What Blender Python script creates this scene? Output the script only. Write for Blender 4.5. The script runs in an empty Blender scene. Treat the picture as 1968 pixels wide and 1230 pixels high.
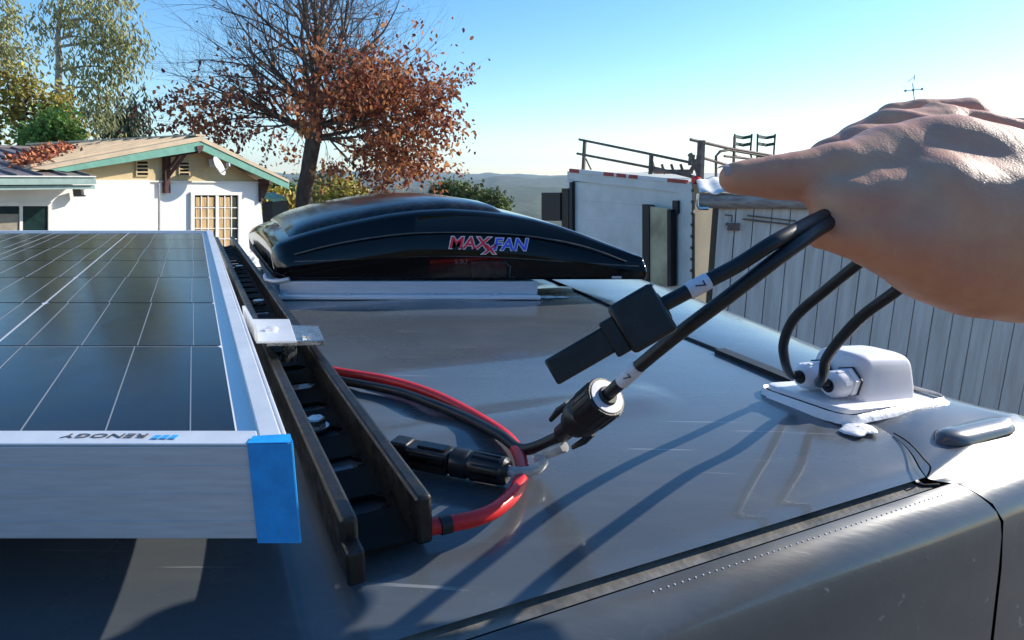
import bpy, bmesh, math, random
import numpy as np
from mathutils import Vector, Matrix, noise as mnoise
R = math.radians
random.seed(7); rng = np.random.default_rng(7)
sc = bpy.context.scene
COL = sc.collection

# ------------------------------------------------------------ camera, sky, sun
CZ = 2.72                      # eye height: just over the roof of a tall van
PITCH = 13.0
FPX = 1172.0
c_, s_ = math.cos(R(PITCH)), math.sin(R(PITCH))
cam_d = bpy.data.cameras.new('camera'); cam = bpy.data.objects.new('camera', cam_d)
COL.objects.link(cam); sc.camera = cam
cam.location = (0, 0, CZ); cam.rotation_euler = (R(90-PITCH), 0, 0)
cam_d.sensor_width = 36; cam_d.lens = 36*FPX/1968
cam_d.clip_start = 0.01; cam_d.clip_end = 20000

SUN_AZ, SUN_EL = 63.5, 27.0     # azimuth clockwise from +Y
sdir = Vector((math.sin(R(SUN_AZ))*math.cos(R(SUN_EL)), math.cos(R(SUN_AZ))*math.cos(R(SUN_EL)), math.sin(R(SUN_EL))))
w = bpy.data.worlds.new('World'); sc.world = w; w.use_nodes = True
nt = w.node_tree; nt.nodes.clear()
sky = nt.nodes.new('ShaderNodeTexSky'); sky.sky_type = 'NISHITA'; sky.sun_disc = False
sky.sun_elevation = R(SUN_EL); sky.sun_rotation = R(SUN_AZ)
sky.altitude = 200; sky.air_density = 1.0; sky.dust_density = 0.25; sky.ozone_density = 2.5
hs = nt.nodes.new('ShaderNodeHueSaturation'); hs.inputs['Saturation'].default_value = 1.30; hs.inputs['Hue'].default_value = .500
bg = nt.nodes.new('ShaderNodeBackground'); bg.inputs[1].default_value = 0.148
wo = nt.nodes.new('ShaderNodeOutputWorld')
nt.links.new(sky.outputs[0], hs.inputs['Color']); nt.links.new(hs.outputs[0], bg.inputs[0]); nt.links.new(bg.outputs[0], wo.inputs[0])
sl = bpy.data.lights.new('sun', 'SUN'); so = bpy.data.objects.new('sun', sl); COL.objects.link(so)
sl.energy = 4.6; sl.angle = R(0.5); sl.color = (1.0, 0.93, 0.82)
so.rotation_euler = sdir.to_track_quat('Z', 'Y').to_euler()
sc.view_settings.view_transform = 'Standard'; sc.view_settings.look = 'None'
sc.view_settings.gamma = 1; sc.view_settings.exposure = 0.6
sc.view_settings.use_curve_mapping = False
sc.cycles.max_bounces = 8; sc.cycles.volume_bounces = 0
sc.cycles.use_denoising = True

# ------------------------------------------------------------ placing helpers (photo direction -> point in the place)
def ray(px, py):
    a = (px-984)/FPX; b = (615-py)/FPX
    return Vector((a, c_+b*s_, -s_+b*c_))
def D(px, py, depth):
    return Vector((0, 0, CZ)) + ray(px, py)*depth
def H(px, py, h):                 # on the level h below the eye
    r = ray(px, py); return Vector((0, 0, CZ)) + r*(-h/r.z)
def Y(px, py, y):                 # on the upright plane at distance y
    r = ray(px, py); return Vector((0, 0, CZ)) + r*(y/r.y)
class Wall:                       # upright plane through (x0,y0) along (dx,dy)
    def __init__(s, x0, y0, dx, dy):
        l = math.hypot(dx, dy); s.o = Vector((x0, y0, 0)); s.d = Vector((dx/l, dy/l, 0)); s.n = Vector((dy/l, -dx/l, 0))
        if s.n.y > 0: s.n = -s.n
    def P(s, px, py, off=0):
        r = ray(px, py); k = (s.o.dot(s.n)+off)/(r.x*s.n.x+r.y*s.n.y); return Vector((0, 0, CZ)) + r*k
    def S(s, px):                 # distance along the wall
        return (s.P(px, 400)-s.o).dot(s.d)
    def Q(s, t, z, off=0):
        p = s.o + s.d*t + s.n*off; p.z = z; return p

# ------------------------------------------------------------ materials
def lin(c):
    return tuple(((v/12.92) if v <= .04045 else ((v+.055)/1.055)**2.4) for v in c)
def mat(name, col, rough=.5, metal=0., var=.15, vscale=8., col2=None, bump=0., bscale=60., coat=0., spec=.5, sss=0.,
        transl=0., isl=0., stretch=(1,1,1), rvar=0., emit=None, alpha=1., trans=0., ior=1.45, fine=0.):
    m = bpy.data.materials.new(name); m.use_nodes = True; t = m.node_tree; N = t.nodes; L = t.links
    p = N['Principled BSDF']; out = N['Material Output']
    co = N.new('ShaderNodeTexCoord'); mp = N.new('ShaderNodeMapping'); mp.inputs['Scale'].default_value = stretch
    L.new(co.outputs['Object'], mp.inputs[0])
    nz = N.new('ShaderNodeTexNoise'); nz.inputs['Scale'].default_value = vscale; nz.inputs['Detail'].default_value = 5
    nz.inputs['Roughness'].default_value = .62
    L.new(mp.outputs[0], nz.inputs['Vector'])
    rp = N.new('ShaderNodeMapRange'); rp.inputs[1].default_value = .35; rp.inputs[2].default_value = .65
    L.new(nz.outputs[0], rp.inputs[0])
    c2 = col2 if col2 else tuple(max(0, v*(1-var)) for v in col); c1 = col if col2 else tuple(min(1, v*(1+var)) for v in col)
    mx = N.new('ShaderNodeMix'); mx.data_type = 'RGBA'; mx.inputs[6].default_value = (*c1, 1); mx.inputs[7].default_value = (*c2, 1)
    L.new(rp.outputs[0], mx.inputs[0]); last = mx.outputs[2]
    if isl:
        g = N.new('ShaderNodeNewGeometry'); h = N.new('ShaderNodeHueSaturation')
        a = N.new('ShaderNodeMapRange'); a.inputs[3].default_value = 1-isl; a.inputs[4].default_value = 1+isl
        b = N.new('ShaderNodeMapRange'); b.inputs[3].default_value = .5-.035*isl; b.inputs[4].default_value = .5+.035*isl
        L.new(g.outputs['Random Per Island'], a.inputs[0]); L.new(g.outputs['Random Per Island'], b.inputs[0])
        L.new(a.outputs[0], h.inputs['Value']); L.new(b.outputs[0], h.inputs['Hue']); L.new(last, h.inputs['Color']); last = h.outputs[0]
    L.new(last, p.inputs['Base Color'])
    p.inputs['Roughness'].default_value = rough; p.inputs['Metallic'].default_value = metal
    p.inputs['Coat Weight'].default_value = coat; p.inputs['Coat Roughness'].default_value = .06
    p.inputs['Specular IOR Level'].default_value = spec; p.inputs['IOR'].default_value = ior
    p.inputs['Transmission Weight'].default_value = trans
    if sss:
        p.inputs['Subsurface Weight'].default_value = sss; p.inputs['Subsurface Radius'].default_value = (1., .35, .2)
        p.inputs['Subsurface Scale'].default_value = .006
    if rvar:
        a = N.new('ShaderNodeMapRange'); a.inputs[1].default_value = .3; a.inputs[2].default_value = .7
        a.inputs[3].default_value = max(.02, rough-rvar); a.inputs[4].default_value = min(1, rough+rvar)
        n3 = N.new('ShaderNodeTexNoise'); n3.inputs['Scale'].default_value = vscale*2.3; n3.inputs['Detail'].default_value = 6
        L.new(mp.outputs[0], n3.inputs['Vector']); L.new(n3.outputs[0], a.inputs[0]); L.new(a.outputs[0], p.inputs['Roughness'])
    if bump:
        n2 = N.new('ShaderNodeTexNoise'); n2.inputs['Scale'].default_value = bscale; n2.inputs['Detail'].default_value = 4
        L.new(mp.outputs[0], n2.inputs['Vector'])
        bp = N.new('ShaderNodeBump'); bp.inputs['Strength'].default_value = min(1, bump); bp.inputs['Distance'].default_value = .3/bscale
        L.new(n2.outputs[0], bp.inputs['Height']); L.new(bp.outputs[0], p.inputs['Normal'])
    if emit:
        p.inputs['Emission Color'].default_value = (*emit[0], 1); p.inputs['Emission Strength'].default_value = emit[1]
    if transl:
        tr = N.new('ShaderNodeBsdfTranslucent'); L.new(last, tr.inputs[0]); ms = N.new('ShaderNodeMixShader')
        ms.inputs[0].default_value = transl; L.new(p.outputs[0], ms.inputs[1]); L.new(tr.outputs[0], ms.inputs[2]); L.new(ms.outputs[0], out.inputs[0])
    return m

M = {}
M['black_plastic'] = mat('black plastic', (.012, .012, .013), .38, var=.25, vscale=90, bump=.25, bscale=900, rvar=.12)
M['cable'] = mat('cable jacket', (.012, .012, .014), .42, var=.3, vscale=120, bump=.2, bscale=1200)
M['red_cable'] = mat('red cable jacket', (.62, .018, .02), .34, var=.12, vscale=60, bump=.15, bscale=900)
M['steel_black'] = mat('black powder coated steel', (.005, .005, .006), .42, var=.4, vscale=60, col2=(.018, .0165, .014), bump=.35, bscale=500, rvar=.15)
M['alu'] = mat('dulled aluminium', (.56, .58, .62), .45, metal=.15, var=.08, vscale=40, bump=.12, bscale=400, stretch=(1, 14, 14), rvar=.08)
M['alu_white'] = mat('pale aluminium', (.72, .73, .75), .42, metal=.35, var=.06, vscale=40, rvar=.08, bump=.15, bscale=700)  # paler tone of the frame metal, stands for light on its lips
M['web_black'] = mat('matt black web', (.004, .004, .0045), .7, var=.4, vscale=60, spec=.2)
M['zinc'] = mat('zinc plated steel', (.55, .58, .60), .25, metal=.9, var=.2, vscale=150, rvar=.12)
M['cell'] = mat('solar cell', (.006, .009, .022), .14, var=.35, vscale=30, col2=(.012, .012, .014), spec=.3, rvar=.04, stretch=(1, 1, 1))
M['backsheet'] = mat('white backsheet', (.78, .79, .80), .25, var=.05)
M['busbar'] = mat('busbar ribbon', (.26, .28, .32), .4, metal=.2, var=.1)
M['tape'] = mat('blue masking tape', (.015, .33, .80), .5, var=.1, vscale=120, bump=.3, bscale=500)
M['gloss_black'] = mat('smoked acrylic', (.004, .004, .005), .06, var=.2, vscale=20, spec=.36, rvar=.03)
M['gloss_dusty'] = mat('dusty smoked acrylic', (.007, .008, .010), .09, var=.2, vscale=110, col2=(.035, .032, .030), rvar=.05, bump=.12, bscale=200)
M['white_plastic'] = mat('white abs plastic', (.80, .78, .80), .38, var=.04, vscale=50, bump=.08, bscale=900)
M['sealant'] = mat('white sealant', (.88, .87, .87), .32, var=.05, vscale=90, bump=.6, bscale=120)
M['rubber'] = mat('black rubber', (.012, .013, .015), .55, var=.3, vscale=100)
M['label_white'] = mat('white cable label', (.62, .60, .66), .45, var=.1, vscale=200)
M['ink'] = mat('label ink', (.04, .04, .07), .6)
M['clear'] = mat('milky clear sleeve', (.55, .53, .5), .18, var=.2, vscale=150, trans=.35)

# van paint: grey body paint with dust and fine scratches
def van_paint():
    m = mat('grey van paint', (.070, .082, .095), .29, metal=.0, var=.10, vscale=5, col2=(.090, .100, .108), coat=.5, rvar=.07, spec=.5)
    t = m.node_tree; N = t.nodes; L = t.links; p = N['Principled BSDF']
    co = N['Texture Coordinate']
    bc = p.inputs['Base Color'].links[0].from_socket
    n = N.new('ShaderNodeTexNoise'); n.inputs['Scale'].default_value = 13; n.inputs['Detail'].default_value = 8; n.inputs['Roughness'].default_value = .75
    mp = N.new('ShaderNodeMapping'); mp.inputs['Scale'].default_value = (.5, 2.4, 1); mp.inputs['Rotation'].default_value = (0, 0, R(-24))
    L.new(co.outputs['Object'], mp.inputs[0]); L.new(mp.outputs[0], n.inputs['Vector'])
    r = N.new('ShaderNodeMapRange'); r.inputs[1].default_value = .52; r.inputs[2].default_value = .78; r.inputs[4].default_value = .35
    L.new(n.outputs[0], r.inputs[0])
    # grit: tiny specks
    v = N.new('ShaderNodeTexVoronoi'); v.inputs['Scale'].default_value = 85; v.inputs['Randomness'].default_value = 1
    L.new(co.outputs['Object'], v.inputs['Vector'])
    r2 = N.new('ShaderNodeMapRange'); r2.inputs[1].default_value = .06; r2.inputs[2].default_value = .03; r2.inputs[3].default_value = 0; r2.inputs[4].default_value = .4
    L.new(v.outputs['Distance'], r2.inputs[0])
    add = N.new('ShaderNodeMath'); add.operation = 'MAXIMUM'; L.new(r.outputs[0], add.inputs[0]); L.new(r2.outputs[0], add.inputs[1])
    mx = N.new('ShaderNodeMix'); mx.data_type = 'RGBA'; mx.inputs[7].default_value = (.16, .165, .16, 1)
    L.new(add.outputs[0], mx.inputs[0]); L.new(bc, mx.inputs[6]); L.new(mx.outputs[2], p.inputs['Base Color'])
    # swirl scratches in the clear coat
    wv = N.new('ShaderNodeTexNoise'); wv.inputs['Scale'].default_value = 300; m3 = N.new('ShaderNodeMapping'); m3.inputs['Scale'].default_value = (.03, 1.2, 1)
    m3.inputs['Rotation'].default_value = (0, 0, R(-20)); L.new(co.outputs['Object'], m3.inputs[0]); L.new(m3.outputs[0], wv.inputs['Vector'])
    bp = N.new('ShaderNodeBump'); bp.inputs['Strength'].default_value = .12; bp.inputs['Distance'].default_value = .0006
    n4 = N.new('ShaderNodeTexNoise'); n4.inputs['Scale'].default_value = 9; n4.inputs['Detail'].default_value = 1
    L.new(co.outputs['Object'], n4.inputs['Vector'])
    bp2 = N.new('ShaderNodeBump'); bp2.inputs['Strength'].default_value = .25; bp2.inputs['Distance'].default_value = .002
    L.new(n4.outputs[0], bp2.inputs['Height']); L.new(wv.outputs[0], bp.inputs['Height']); L.new(bp2.outputs[0], bp.inputs['Normal'])
    L.new(bp.outputs[0], p.inputs['Normal']); L.new(bp2.outputs[0], p.inputs['Coat Normal'])
    p.inputs['Coat Roughness'].default_value = .09
    # thin pale scratches and dried water marks
    ns = N.new('ShaderNodeTexNoise'); ns.inputs['Scale'].default_value = 95; ns.inputs['Detail'].default_value = 2
    ms_ = N.new('ShaderNodeMapping'); ms_.inputs['Scale'].default_value = (.09, 3.2, 1); ms_.inputs['Rotation'].default_value = (0, 0, R(-14))
    L.new(co.outputs['Object'], ms_.inputs[0]); L.new(ms_.outputs[0], ns.inputs['Vector'])
    rs_ = N.new('ShaderNodeMapRange'); rs_.inputs[1].default_value = .705; rs_.inputs[2].default_value = .75; rs_.inputs[4].default_value = .45
    L.new(ns.outputs[0], rs_.inputs[0])
    vw = N.new('ShaderNodeTexVoronoi'); vw.inputs['Scale'].default_value = 26; L.new(co.outputs['Object'], vw.inputs['Vector'])
    rw = N.new('ShaderNodeMapRange'); rw.inputs[1].default_value = .0; rw.inputs[2].default_value = .03; rw.interpolation_type = 'SMOOTHSTEP'
    sb = N.new('ShaderNodeMath'); sb.operation = 'SUBTRACT'; sb.inputs[1].default_value = .22; ab = N.new('ShaderNodeMath'); ab.operation = 'ABSOLUTE'
    L.new(vw.outputs['Distance'], sb.inputs[0]); L.new(sb.outputs[0], ab.inputs[0]); L.new(ab.outputs[0], rw.inputs[0])
    rw.inputs[3].default_value = .035; rw.inputs[4].default_value = 0
    mxx = N.new('ShaderNodeMath'); mxx.operation = 'MAXIMUM'; L.new(rs_.outputs[0], mxx.inputs[0]); L.new(rw.outputs[0], mxx.inputs[1])
    m2 = N.new('ShaderNodeMix'); m2.data_type = 'RGBA'; m2.inputs[7].default_value = (.38, .39, .38, 1)
    L.new(mxx.outputs[0], m2.inputs[0]); L.new(mx.outputs[2], m2.inputs[6]); L.new(m2.outputs[2], p.inputs['Base Color'])
    return m
M['paint'] = van_paint()
M['groove'] = mat('dark seam', (.008, .008, .008), .8)
M['lit_grimy_channel'] = mat('lit-tone grimy channel paint', (.24, .22, .19), .4, var=.3, vscale=40, col2=(.09, .09, .085), bump=.4, bscale=300, coat=.2)  # grimy mottling over a base paled so the channel reads as sunlit

M['stucco'] = mat('white stucco', (.80, .79, .76), .85, var=.04, vscale=2, bump=.6, bscale=60)
M['cream'] = mat('cream gable paint', (.56, .43, .24), .8, var=.08, vscale=3, bump=.3, bscale=40)
M['green_trim'] = mat('green trim paint', (.14, .34, .26), .6, var=.12, vscale=6, bump=.2, bscale=60)
M['green_gutter'] = mat('weathered green gutter', (.30, .40, .36), .5, var=.1, vscale=8)
M['brown_wood'] = mat('brown beam', (.07, .025, .02), .7, var=.3, vscale=12)
M['brown_metal'] = mat('brown standing seam metal', (.24, .20, .19), .42, var=.12, vscale=2, metal=.2)
M['tan_metal'] = mat('tan roof metal', (.52, .40, .27), .5, var=.10, vscale=4, metal=.1)
M['soffit'] = mat('soffit wood', (.42, .17, .07), .8, var=.2, vscale=6)
M['window_white'] = mat('white window paint', (.75, .72, .66), .5, var=.05)
M['curtain'] = mat('tan curtain', (.55, .36, .17), .9, var=.3, vscale=3, stretch=(14, 14, .4))
M['glass_dark'] = mat('dark window glass', (.012, .03, .028), .06, var=.3)
M['dark'] = mat('dark opening', (.01, .01, .012), .9)
M['dish'] = mat('satellite dish grey', (.55, .55, .56), .5)
M['truck_white'] = mat('truck white paint', (.74, .72, .69), .45, var=.10, vscale=3, col2=(.62, .60, .56), bump=.1, bscale=30)
M['truck_side'] = mat('cream truck side panel', (.64, .58, .46), .5, var=.08, vscale=2)
M['truck_red'] = mat('red reflector', (.35, .02, .03), .3)
M['truck_redlamp'] = mat('red marker lamp lens', (.7, .02, .02), .2)
M['old_panel'] = mat('stained old panel', (.70, .58, .36), .8, var=.2, vscale=2.2, col2=(.40, .31, .19), bump=.4, bscale=30)
M['rusty'] = mat('rusty rail', (.16, .12, .10), .7, var=.4, vscale=8)
M['barn_board'] = mat('weathered white barn board', (.84, .77, .70), .8, var=.12, vscale=3, col2=(.66, .58, .52), bump=.7, bscale=25, stretch=(6, 6, .5), isl=.0)
M['beam'] = mat('grey weathered beam', (.50, .44, .41), .9, var=.3, vscale=7, col2=(.26, .21, .19), bump=.8, bscale=22, stretch=(1, 1, 5))
M['corr'] = mat('galvanised corrugated metal', (.66, .66, .65), .6, metal=.0, var=.15, vscale=6)
M['chair_green'] = mat('dark green chair frame', (.025, .06, .05), .5)
M['bark'] = mat('grey brown bark', (.085, .062, .05), .9, var=.4, vscale=9, bump=.9, bscale=40, stretch=(1, 1, .35))
M['twig'] = mat('twig bark', (.13, .095, .08), .9, var=.3, vscale=5)
M['euc_bark'] = mat('pale eucalyptus bark', (.36, .31, .25), .8, var=.3, vscale=4, bump=.4, bscale=20)
M['leaf_red'] = mat('dry red oak leaves', (.50, .19, .08), .55, vscale=.45, col2=(.26, .085, .055), isl=.6, transl=.5)
M['leaf_euc'] = mat('eucalyptus leaves', (.50, .46, .20), .5, var=.3, vscale=.5, col2=(.32, .33, .16), isl=.5, transl=.4)
M['leaf_yellow'] = mat('olive yellow leaves', (.40, .32, .07), .55, var=.4, vscale=.6, isl=.5, transl=.35)
M['leaf_green'] = mat('green leaves', (.22, .34, .07), .5, var=.35, vscale=.6, isl=.45, transl=.35)
M['leaf_oak'] = mat('dark oak leaves', (.11, .14, .04), .6, var=.4, vscale=.8, isl=.5, transl=.25)
M['leaf_fallen'] = mat('fallen leaves', (.42, .13, .06), .7, var=.4, vscale=6, isl=.5)
M['ground'] = mat('gravel yard', (.22, .19, .15), .95, var=.25, vscale=1.2, bump=.6, bscale=12)
M['nest'] = mat('mistletoe', (.12, .10, .03), .8, isl=.4, transl=.2)

# ------------------------------------------------------------ mesh builder
class MB:
    def __init__(s): s.v = []; s.f = []
    def add(s, vs, fs, mtx=None):
        o = len(s.v)
        s.v += [tuple((mtx @ Vector(v)) if mtx else v) for v in vs]
        s.f += [tuple(i+o for i in f) for f in fs]; return s
    def box(s, lo, hi, mtx=None):
        x0, y0, z0 = lo; x1, y1, z1 = hi
        return s.add([(x0,y0,z0),(x1,y0,z0),(x1,y1,z0),(x0,y1,z0),(x0,y0,z1),(x1,y0,z1),(x1,y1,z1),(x0,y1,z1)],
                     [(0,3,2,1),(4,5,6,7),(0,1,5,4),(1,2,6,5),(2,3,7,6),(3,0,4,7)], mtx)
    def hull8(s, b, t):               # bottom quad, top quad
        return s.add(list(b)+list(t), [(3,2,1,0),(4,5,6,7),(0,1,5,4),(1,2,6,5),(2,3,7,6),(3,0,4,7)])
    def bar(s, a, b, w, h, up=(0,0,1)):
        a = Vector(a); b = Vector(b); d = (b-a).normalized(); u = Vector(up)
        sd = d.cross(u).normalized(); u = sd.cross(d)
        q = [sd*(-w/2)+u*(-h/2), sd*(w/2)+u*(-h/2), sd*(w/2)+u*(h/2), sd*(-w/2)+u*(h/2)]
        return s.add([a+k for k in q]+[b+k for k in q], [(3,2,1,0),(4,5,6,7),(0,1,5,4),(1,2,6,5),(2,3,7,6),(3,0,4,7)])
    def tube(s, pts, rad, seg=10, cap=True):
        pts = [Vector(p) for p in pts]; n = len(pts)
        rad = rad if hasattr(rad, '__len__') else [rad]*n
        up = Vector((.13, .21, 1)).normalized(); rings = []; o = len(s.v)
        prev = None
        for i, p in enumerate(pts):
            d = (pts[min(i+1, n-1)]-pts[max(i-1, 0)]).normalized()
            if prev is None:
                x = d.cross(up)
                if x.length < .1: x = d.cross(Vector((1,0,0)))
                x.normalize()
            else:
                x = (prev - d*prev.dot(d)).normalized()
            prev = x; yv = d.cross(x)
            for k in range(seg):
                a = 2*math.pi*k/seg; s.v.append(tuple(p + (x*math.cos(a)+yv*math.sin(a))*rad[i]))
        for i in range(n-1):
            for k in range(seg):
                k2 = (k+1) % seg; s.f.append((o+i*seg+k, o+i*seg+k2, o+(i+1)*seg+k2, o+(i+1)*seg+k))
        if cap:
            s.f.append(tuple(o+k for k in range(seg))[::-1]); s.f.append(tuple(o+(n-1)*seg+k for k in range(seg)))
        return s
    def lathe(s, prof, a, axis, seg=24, xdir=None, flat=None):   # prof: (distance along axis, radius)
        a = Vector(a); d = Vector(axis).normalized(); x = Vector(xdir) if xdir else d.orthogonal(); x = (x-d*x.dot(d)).normalized(); y = d.cross(x)
        o = len(s.v)
        for (t, r) in prof:
            for k in range(seg):
                an = 2*math.pi*k/seg; q = 1 if not flat else flat
                s.v.append(tuple(a+d*t+(x*math.cos(an)+y*math.sin(an)*q)*r))
        n = len(prof)
        for i in range(n-1):
            for k in range(seg):
                k2 = (k+1) % seg; s.f.append((o+i*seg+k, o+i*seg+k2, o+(i+1)*seg+k2, o+(i+1)*seg+k))
        s.f.append(tuple(o+k for k in range(seg))[::-1]); s.f.append(tuple(o+(n-1)*seg+k for k in range(seg)))
        return s
    def grid(s, rows, close=False):
        o = len(s.v); n = len(rows); m = len(rows[0])
        for r in rows: s.v += [tuple(p) for p in r]
        for i in range(n-1):
            for j in range(m-1 if not close else m):
                j2 = (j+1) % m
                s.f.append((o+i*m+j, o+i*m+j2, o+(i+1)*m+j2, o+(i+1)*m+j))
        return s
    def build(s, name, m, parent=None, smooth=None, bevel=0, loc=None, kind=None, label=None, fixn=False):
        me = bpy.data.meshes.new(name); off = Vector(loc) if loc is not None else None
        vs = s.v
        if parent is not None and off is None:
            off = parent.matrix_basis.translation if parent.parent is None else parent.matrix_basis.translation+parent.parent.matrix_basis.translation
            vs = [tuple(Vector(v)-off) for v in s.v]; loc0 = (0, 0, 0)
        elif off is not None:
            vs = [tuple(Vector(v)-off) for v in s.v]; loc0 = off
        else: loc0 = (0, 0, 0)
        me.from_pydata(vs, [], s.f); me.materials.append(m)
        if fixn:
            bm = bmesh.new(); bm.from_mesh(me); bmesh.ops.recalc_face_normals(bm, faces=bm.faces); bm.to_mesh(me); bm.free()
        if smooth is not None:
            me.shade_smooth()
            if smooth < 179: me.set_sharp_from_angle(angle=R(smooth))
        me.update()
        o = bpy.data.objects.new(name, me); COL.objects.link(o); o.location = loc0
        if parent is not None: o.parent = parent
        if bevel:
            b = o.modifiers.new('edge', 'BEVEL'); b.width = bevel; b.segments = 2; b.limit_method = 'ANGLE'; b.angle_limit = R(40)
            b.harden_normals = False
        if kind: o['kind'] = kind
        if label: o['label'] = label
        return o
def thing(name, label, cat, loc, group=None):
    o = bpy.data.objects.new(name, None); COL.objects.link(o); o.location = loc; o.empty_display_size = .05
    o['label'] = label; o['category'] = cat
    if group: o['group'] = group
    return o
def tag(o, label, cat, group=None):
    o['label'] = label; o['category'] = cat
    if group: o['group'] = group
    return o
def obj_at(o, mesh_from, loc, parent=None, rot=None):
    n = mesh_from.copy(); COL.objects.link(n); n.location = loc
    if rot: n.rotation_euler = rot
    if parent is not None: n.parent = parent
    return n
def cr(pts, n):                    # Catmull-Rom through points, n samples per span
    P = [Vector(p) for p in pts]; P = [P[0]*2-P[1]]+P+[P[-1]*2-P[-2]]; out = []
    for i in range(1, len(P)-2):
        for k in range(n):
            t = k/n; a, b, c, d = P[i-1:i+3]
            out.append(.5*((2*b)+(c-a)*t+(2*a-5*b+4*c-d)*t*t+(3*b-a-3*c+d)*t**3))
    out.append(P[-2]); return out
def interp(x, xs, ys): return float(np.interp(x, xs, ys))
def text(name, body, size, mtx, m, parent, extrude=.0003, offset=0., shear=0., bold=0.):
    cu = bpy.data.curves.new(name, 'FONT'); cu.body = body; cu.size = size; cu.extrude = extrude; cu.offset = offset+bold; cu.shear = shear
    cu.align_x = 'CENTER'; cu.align_y = 'CENTER'; cu.resolution_u = 3
    t = bpy.data.objects.new('tmp', cu); COL.objects.link(t)
    bpy.context.view_layer.update()
    me = bpy.data.meshes.new_from_object(t.evaluated_get(bpy.context.evaluated_depsgraph_get()))
    bpy.data.objects.remove(t)
    off = Vector((0,0,0)); q = parent
    while q is not None: off += q.location; q = q.parent
    me.transform(Matrix.Translation(-off) @ mtx); me.materials.clear(); me.materials.append(m); me.name = name
    o = bpy.data.objects.new(name, me); COL.objects.link(o); o.parent = parent
    return o
def basis(o, x, y):
    x = Vector(x).normalized(); y = Vector(y); z = x.cross(y).normalized(); y = z.cross(x)
    m = Matrix((x, y, z)).transposed().to_4x4(); m.translation = Vector(o); return m

# ============================================================ SETTING: terrain, haze
def terrain():
    rs = list(np.concatenate([np.linspace(1, 18, 8), np.geomspace(22, 6000, 110)]))
    azs = np.linspace(-70, 80, 301); rows = []
    for r in rs:
        row = []
        for a in azs:
            x, y = r*math.sin(R(a)), r*math.cos(R(a))
            z = 0 if r < 17 else -4.0*min(1, (r-17)/40) - 42*min(1, max(0, (r-50)/450))**.8 - 20*min(1, max(0, (r-400)/800))
            k = min(1, max(0, (r-60)/500))
            z += k*26*mnoise.fractal(Vector((x/420, y/420, 1.3)), 1.0, 2.0, 4)
            # ridges of the far hills
            for (rc, wd, hz, sd) in ((1500, 420, 46, 3.), (2700, 700, 78, 9.), (4600, 1200, 140, 17.)):
                hh = hz*(.82+.22*mnoise.noise(Vector((a/9., sd, 0)))+.10*mnoise.noise(Vector((a/2.6, sd, 4))))
                if rc > 4000: hh -= .9*max(0, a-(-12))
                z += hh*math.exp(-((r-rc)/wd)**2)
            if r > 300: z += 5*mnoise.fractal(Vector((x/45, y/45, 5.)), .8, 2.1, 3)
            row.append((x, y, z))
        rows.append(row)
    m = mat('wooded hills', (.045, .062, .022), .9, vscale=.02, var=.3)
    t = m.node_tree; N = t.nodes; L = t.links; p = N['Principled BSDF']; co = N['Texture Coordinate']
    base = p.inputs['Base Color'].links[0].from_socket
    n = N.new('ShaderNodeTexNoise'); n.inputs['Scale'].default_value = .022; n.inputs['Detail'].default_value = 9; n.inputs['Roughness'].default_value = .7
    L.new(co.outputs['Object'], n.inputs['Vector'])
    cr_ = N.new('ShaderNodeValToRGB'); e = cr_.color_ramp.elements
    e[0].position = .40; e[0].color = (.028, .04, .016, 1); e[1].position = .66; e[1].color = (.10, .09, .05, 1)
    x = e.new(.5); x.color = (.055, .07, .025, 1); x = e.new(.58); x.color = (.08, .085, .035, 1)
    L.new(n.outputs[0], cr_.inputs[0])
    # near yard is bare gravel
    sep = N.new('ShaderNodeVectorMath'); sep.operation = 'LENGTH'; L.new(co.outputs['Object'], sep.inputs[0])
    mr = N.new('ShaderNodeMapRange'); mr.inputs[1].default_value = 14; mr.inputs[2].default_value = 26; L.new(sep.outputs['Value'], mr.inputs[0])
    mx = N.new('ShaderNodeMix'); mx.data_type = 'RGBA'; mx.inputs[6].default_value = (.22, .19, .15, 1)
    L.new(mr.outputs[0], mx.inputs[0]); L.new(cr_.outputs[0], mx.inputs[7]); L.new(mx.outputs[2], p.inputs['Base Color'])
    mb = MB().grid(rows)
    o = mb.build('hills', m, smooth=180, kind='structure')
    g = MB(); g.grid([[(x, y, -.02 if abs(x) < 17 and y < 16 else -.6) for x in np.linspace(-60, 60, 25)] for y in np.linspace(-60, 15.5, 18)])
    g.build('ground', M['ground'], kind='structure')
terrain()
bk_rows = []  # added bank behind the camera, unseen: blocks sky, darkens reflections, bounces warm light
for i in range(40):
    row = []
    for j in range(26):
        x = -40+i*2.05; f = j/25; hgt = 9*(.75+.25*mnoise.noise(Vector((x*.13, 2, 0)))+.14*mnoise.noise(Vector((x*.5, f*5, 0)))); y = -9-f*9+1.4*mnoise.noise(Vector((x*.6, f*8, 3)))
        row.append((x, y, -.4+hgt*math.sin(min(1, f*1.4)*math.pi/2)+.7*mnoise.noise(Vector((x*.9, f*14, 7)))*min(1, f*4)))
    bk_rows.append(row)
MB().grid(bk_rows).build('unseen_shade_bank', mat('shade bank tone', (.16, .14, .085), .95, var=.5, vscale=1.2, col2=(.07, .07, .035), bump=1, bscale=4), smooth=180, kind='structure')
hb = MB().box((-6400, -80, -140), (6400, 6500, 190))
hz = bpy.data.materials.new('haze air'); hz.use_nodes = True; n = hz.node_tree.nodes; n.clear()
vo = n.new('ShaderNodeVolumePrincipled'); vo.inputs['Color'].default_value = (.62, .80, 1, 1); vo.inputs['Density'].default_value = .00012
vo.inputs['Anisotropy'].default_value = .2
ou = n.new('ShaderNodeOutputMaterial'); hz.node_tree.links.new(vo.outputs[0], ou.inputs['Volume'])
hb.build('haze', hz, kind='stuff')

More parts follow.
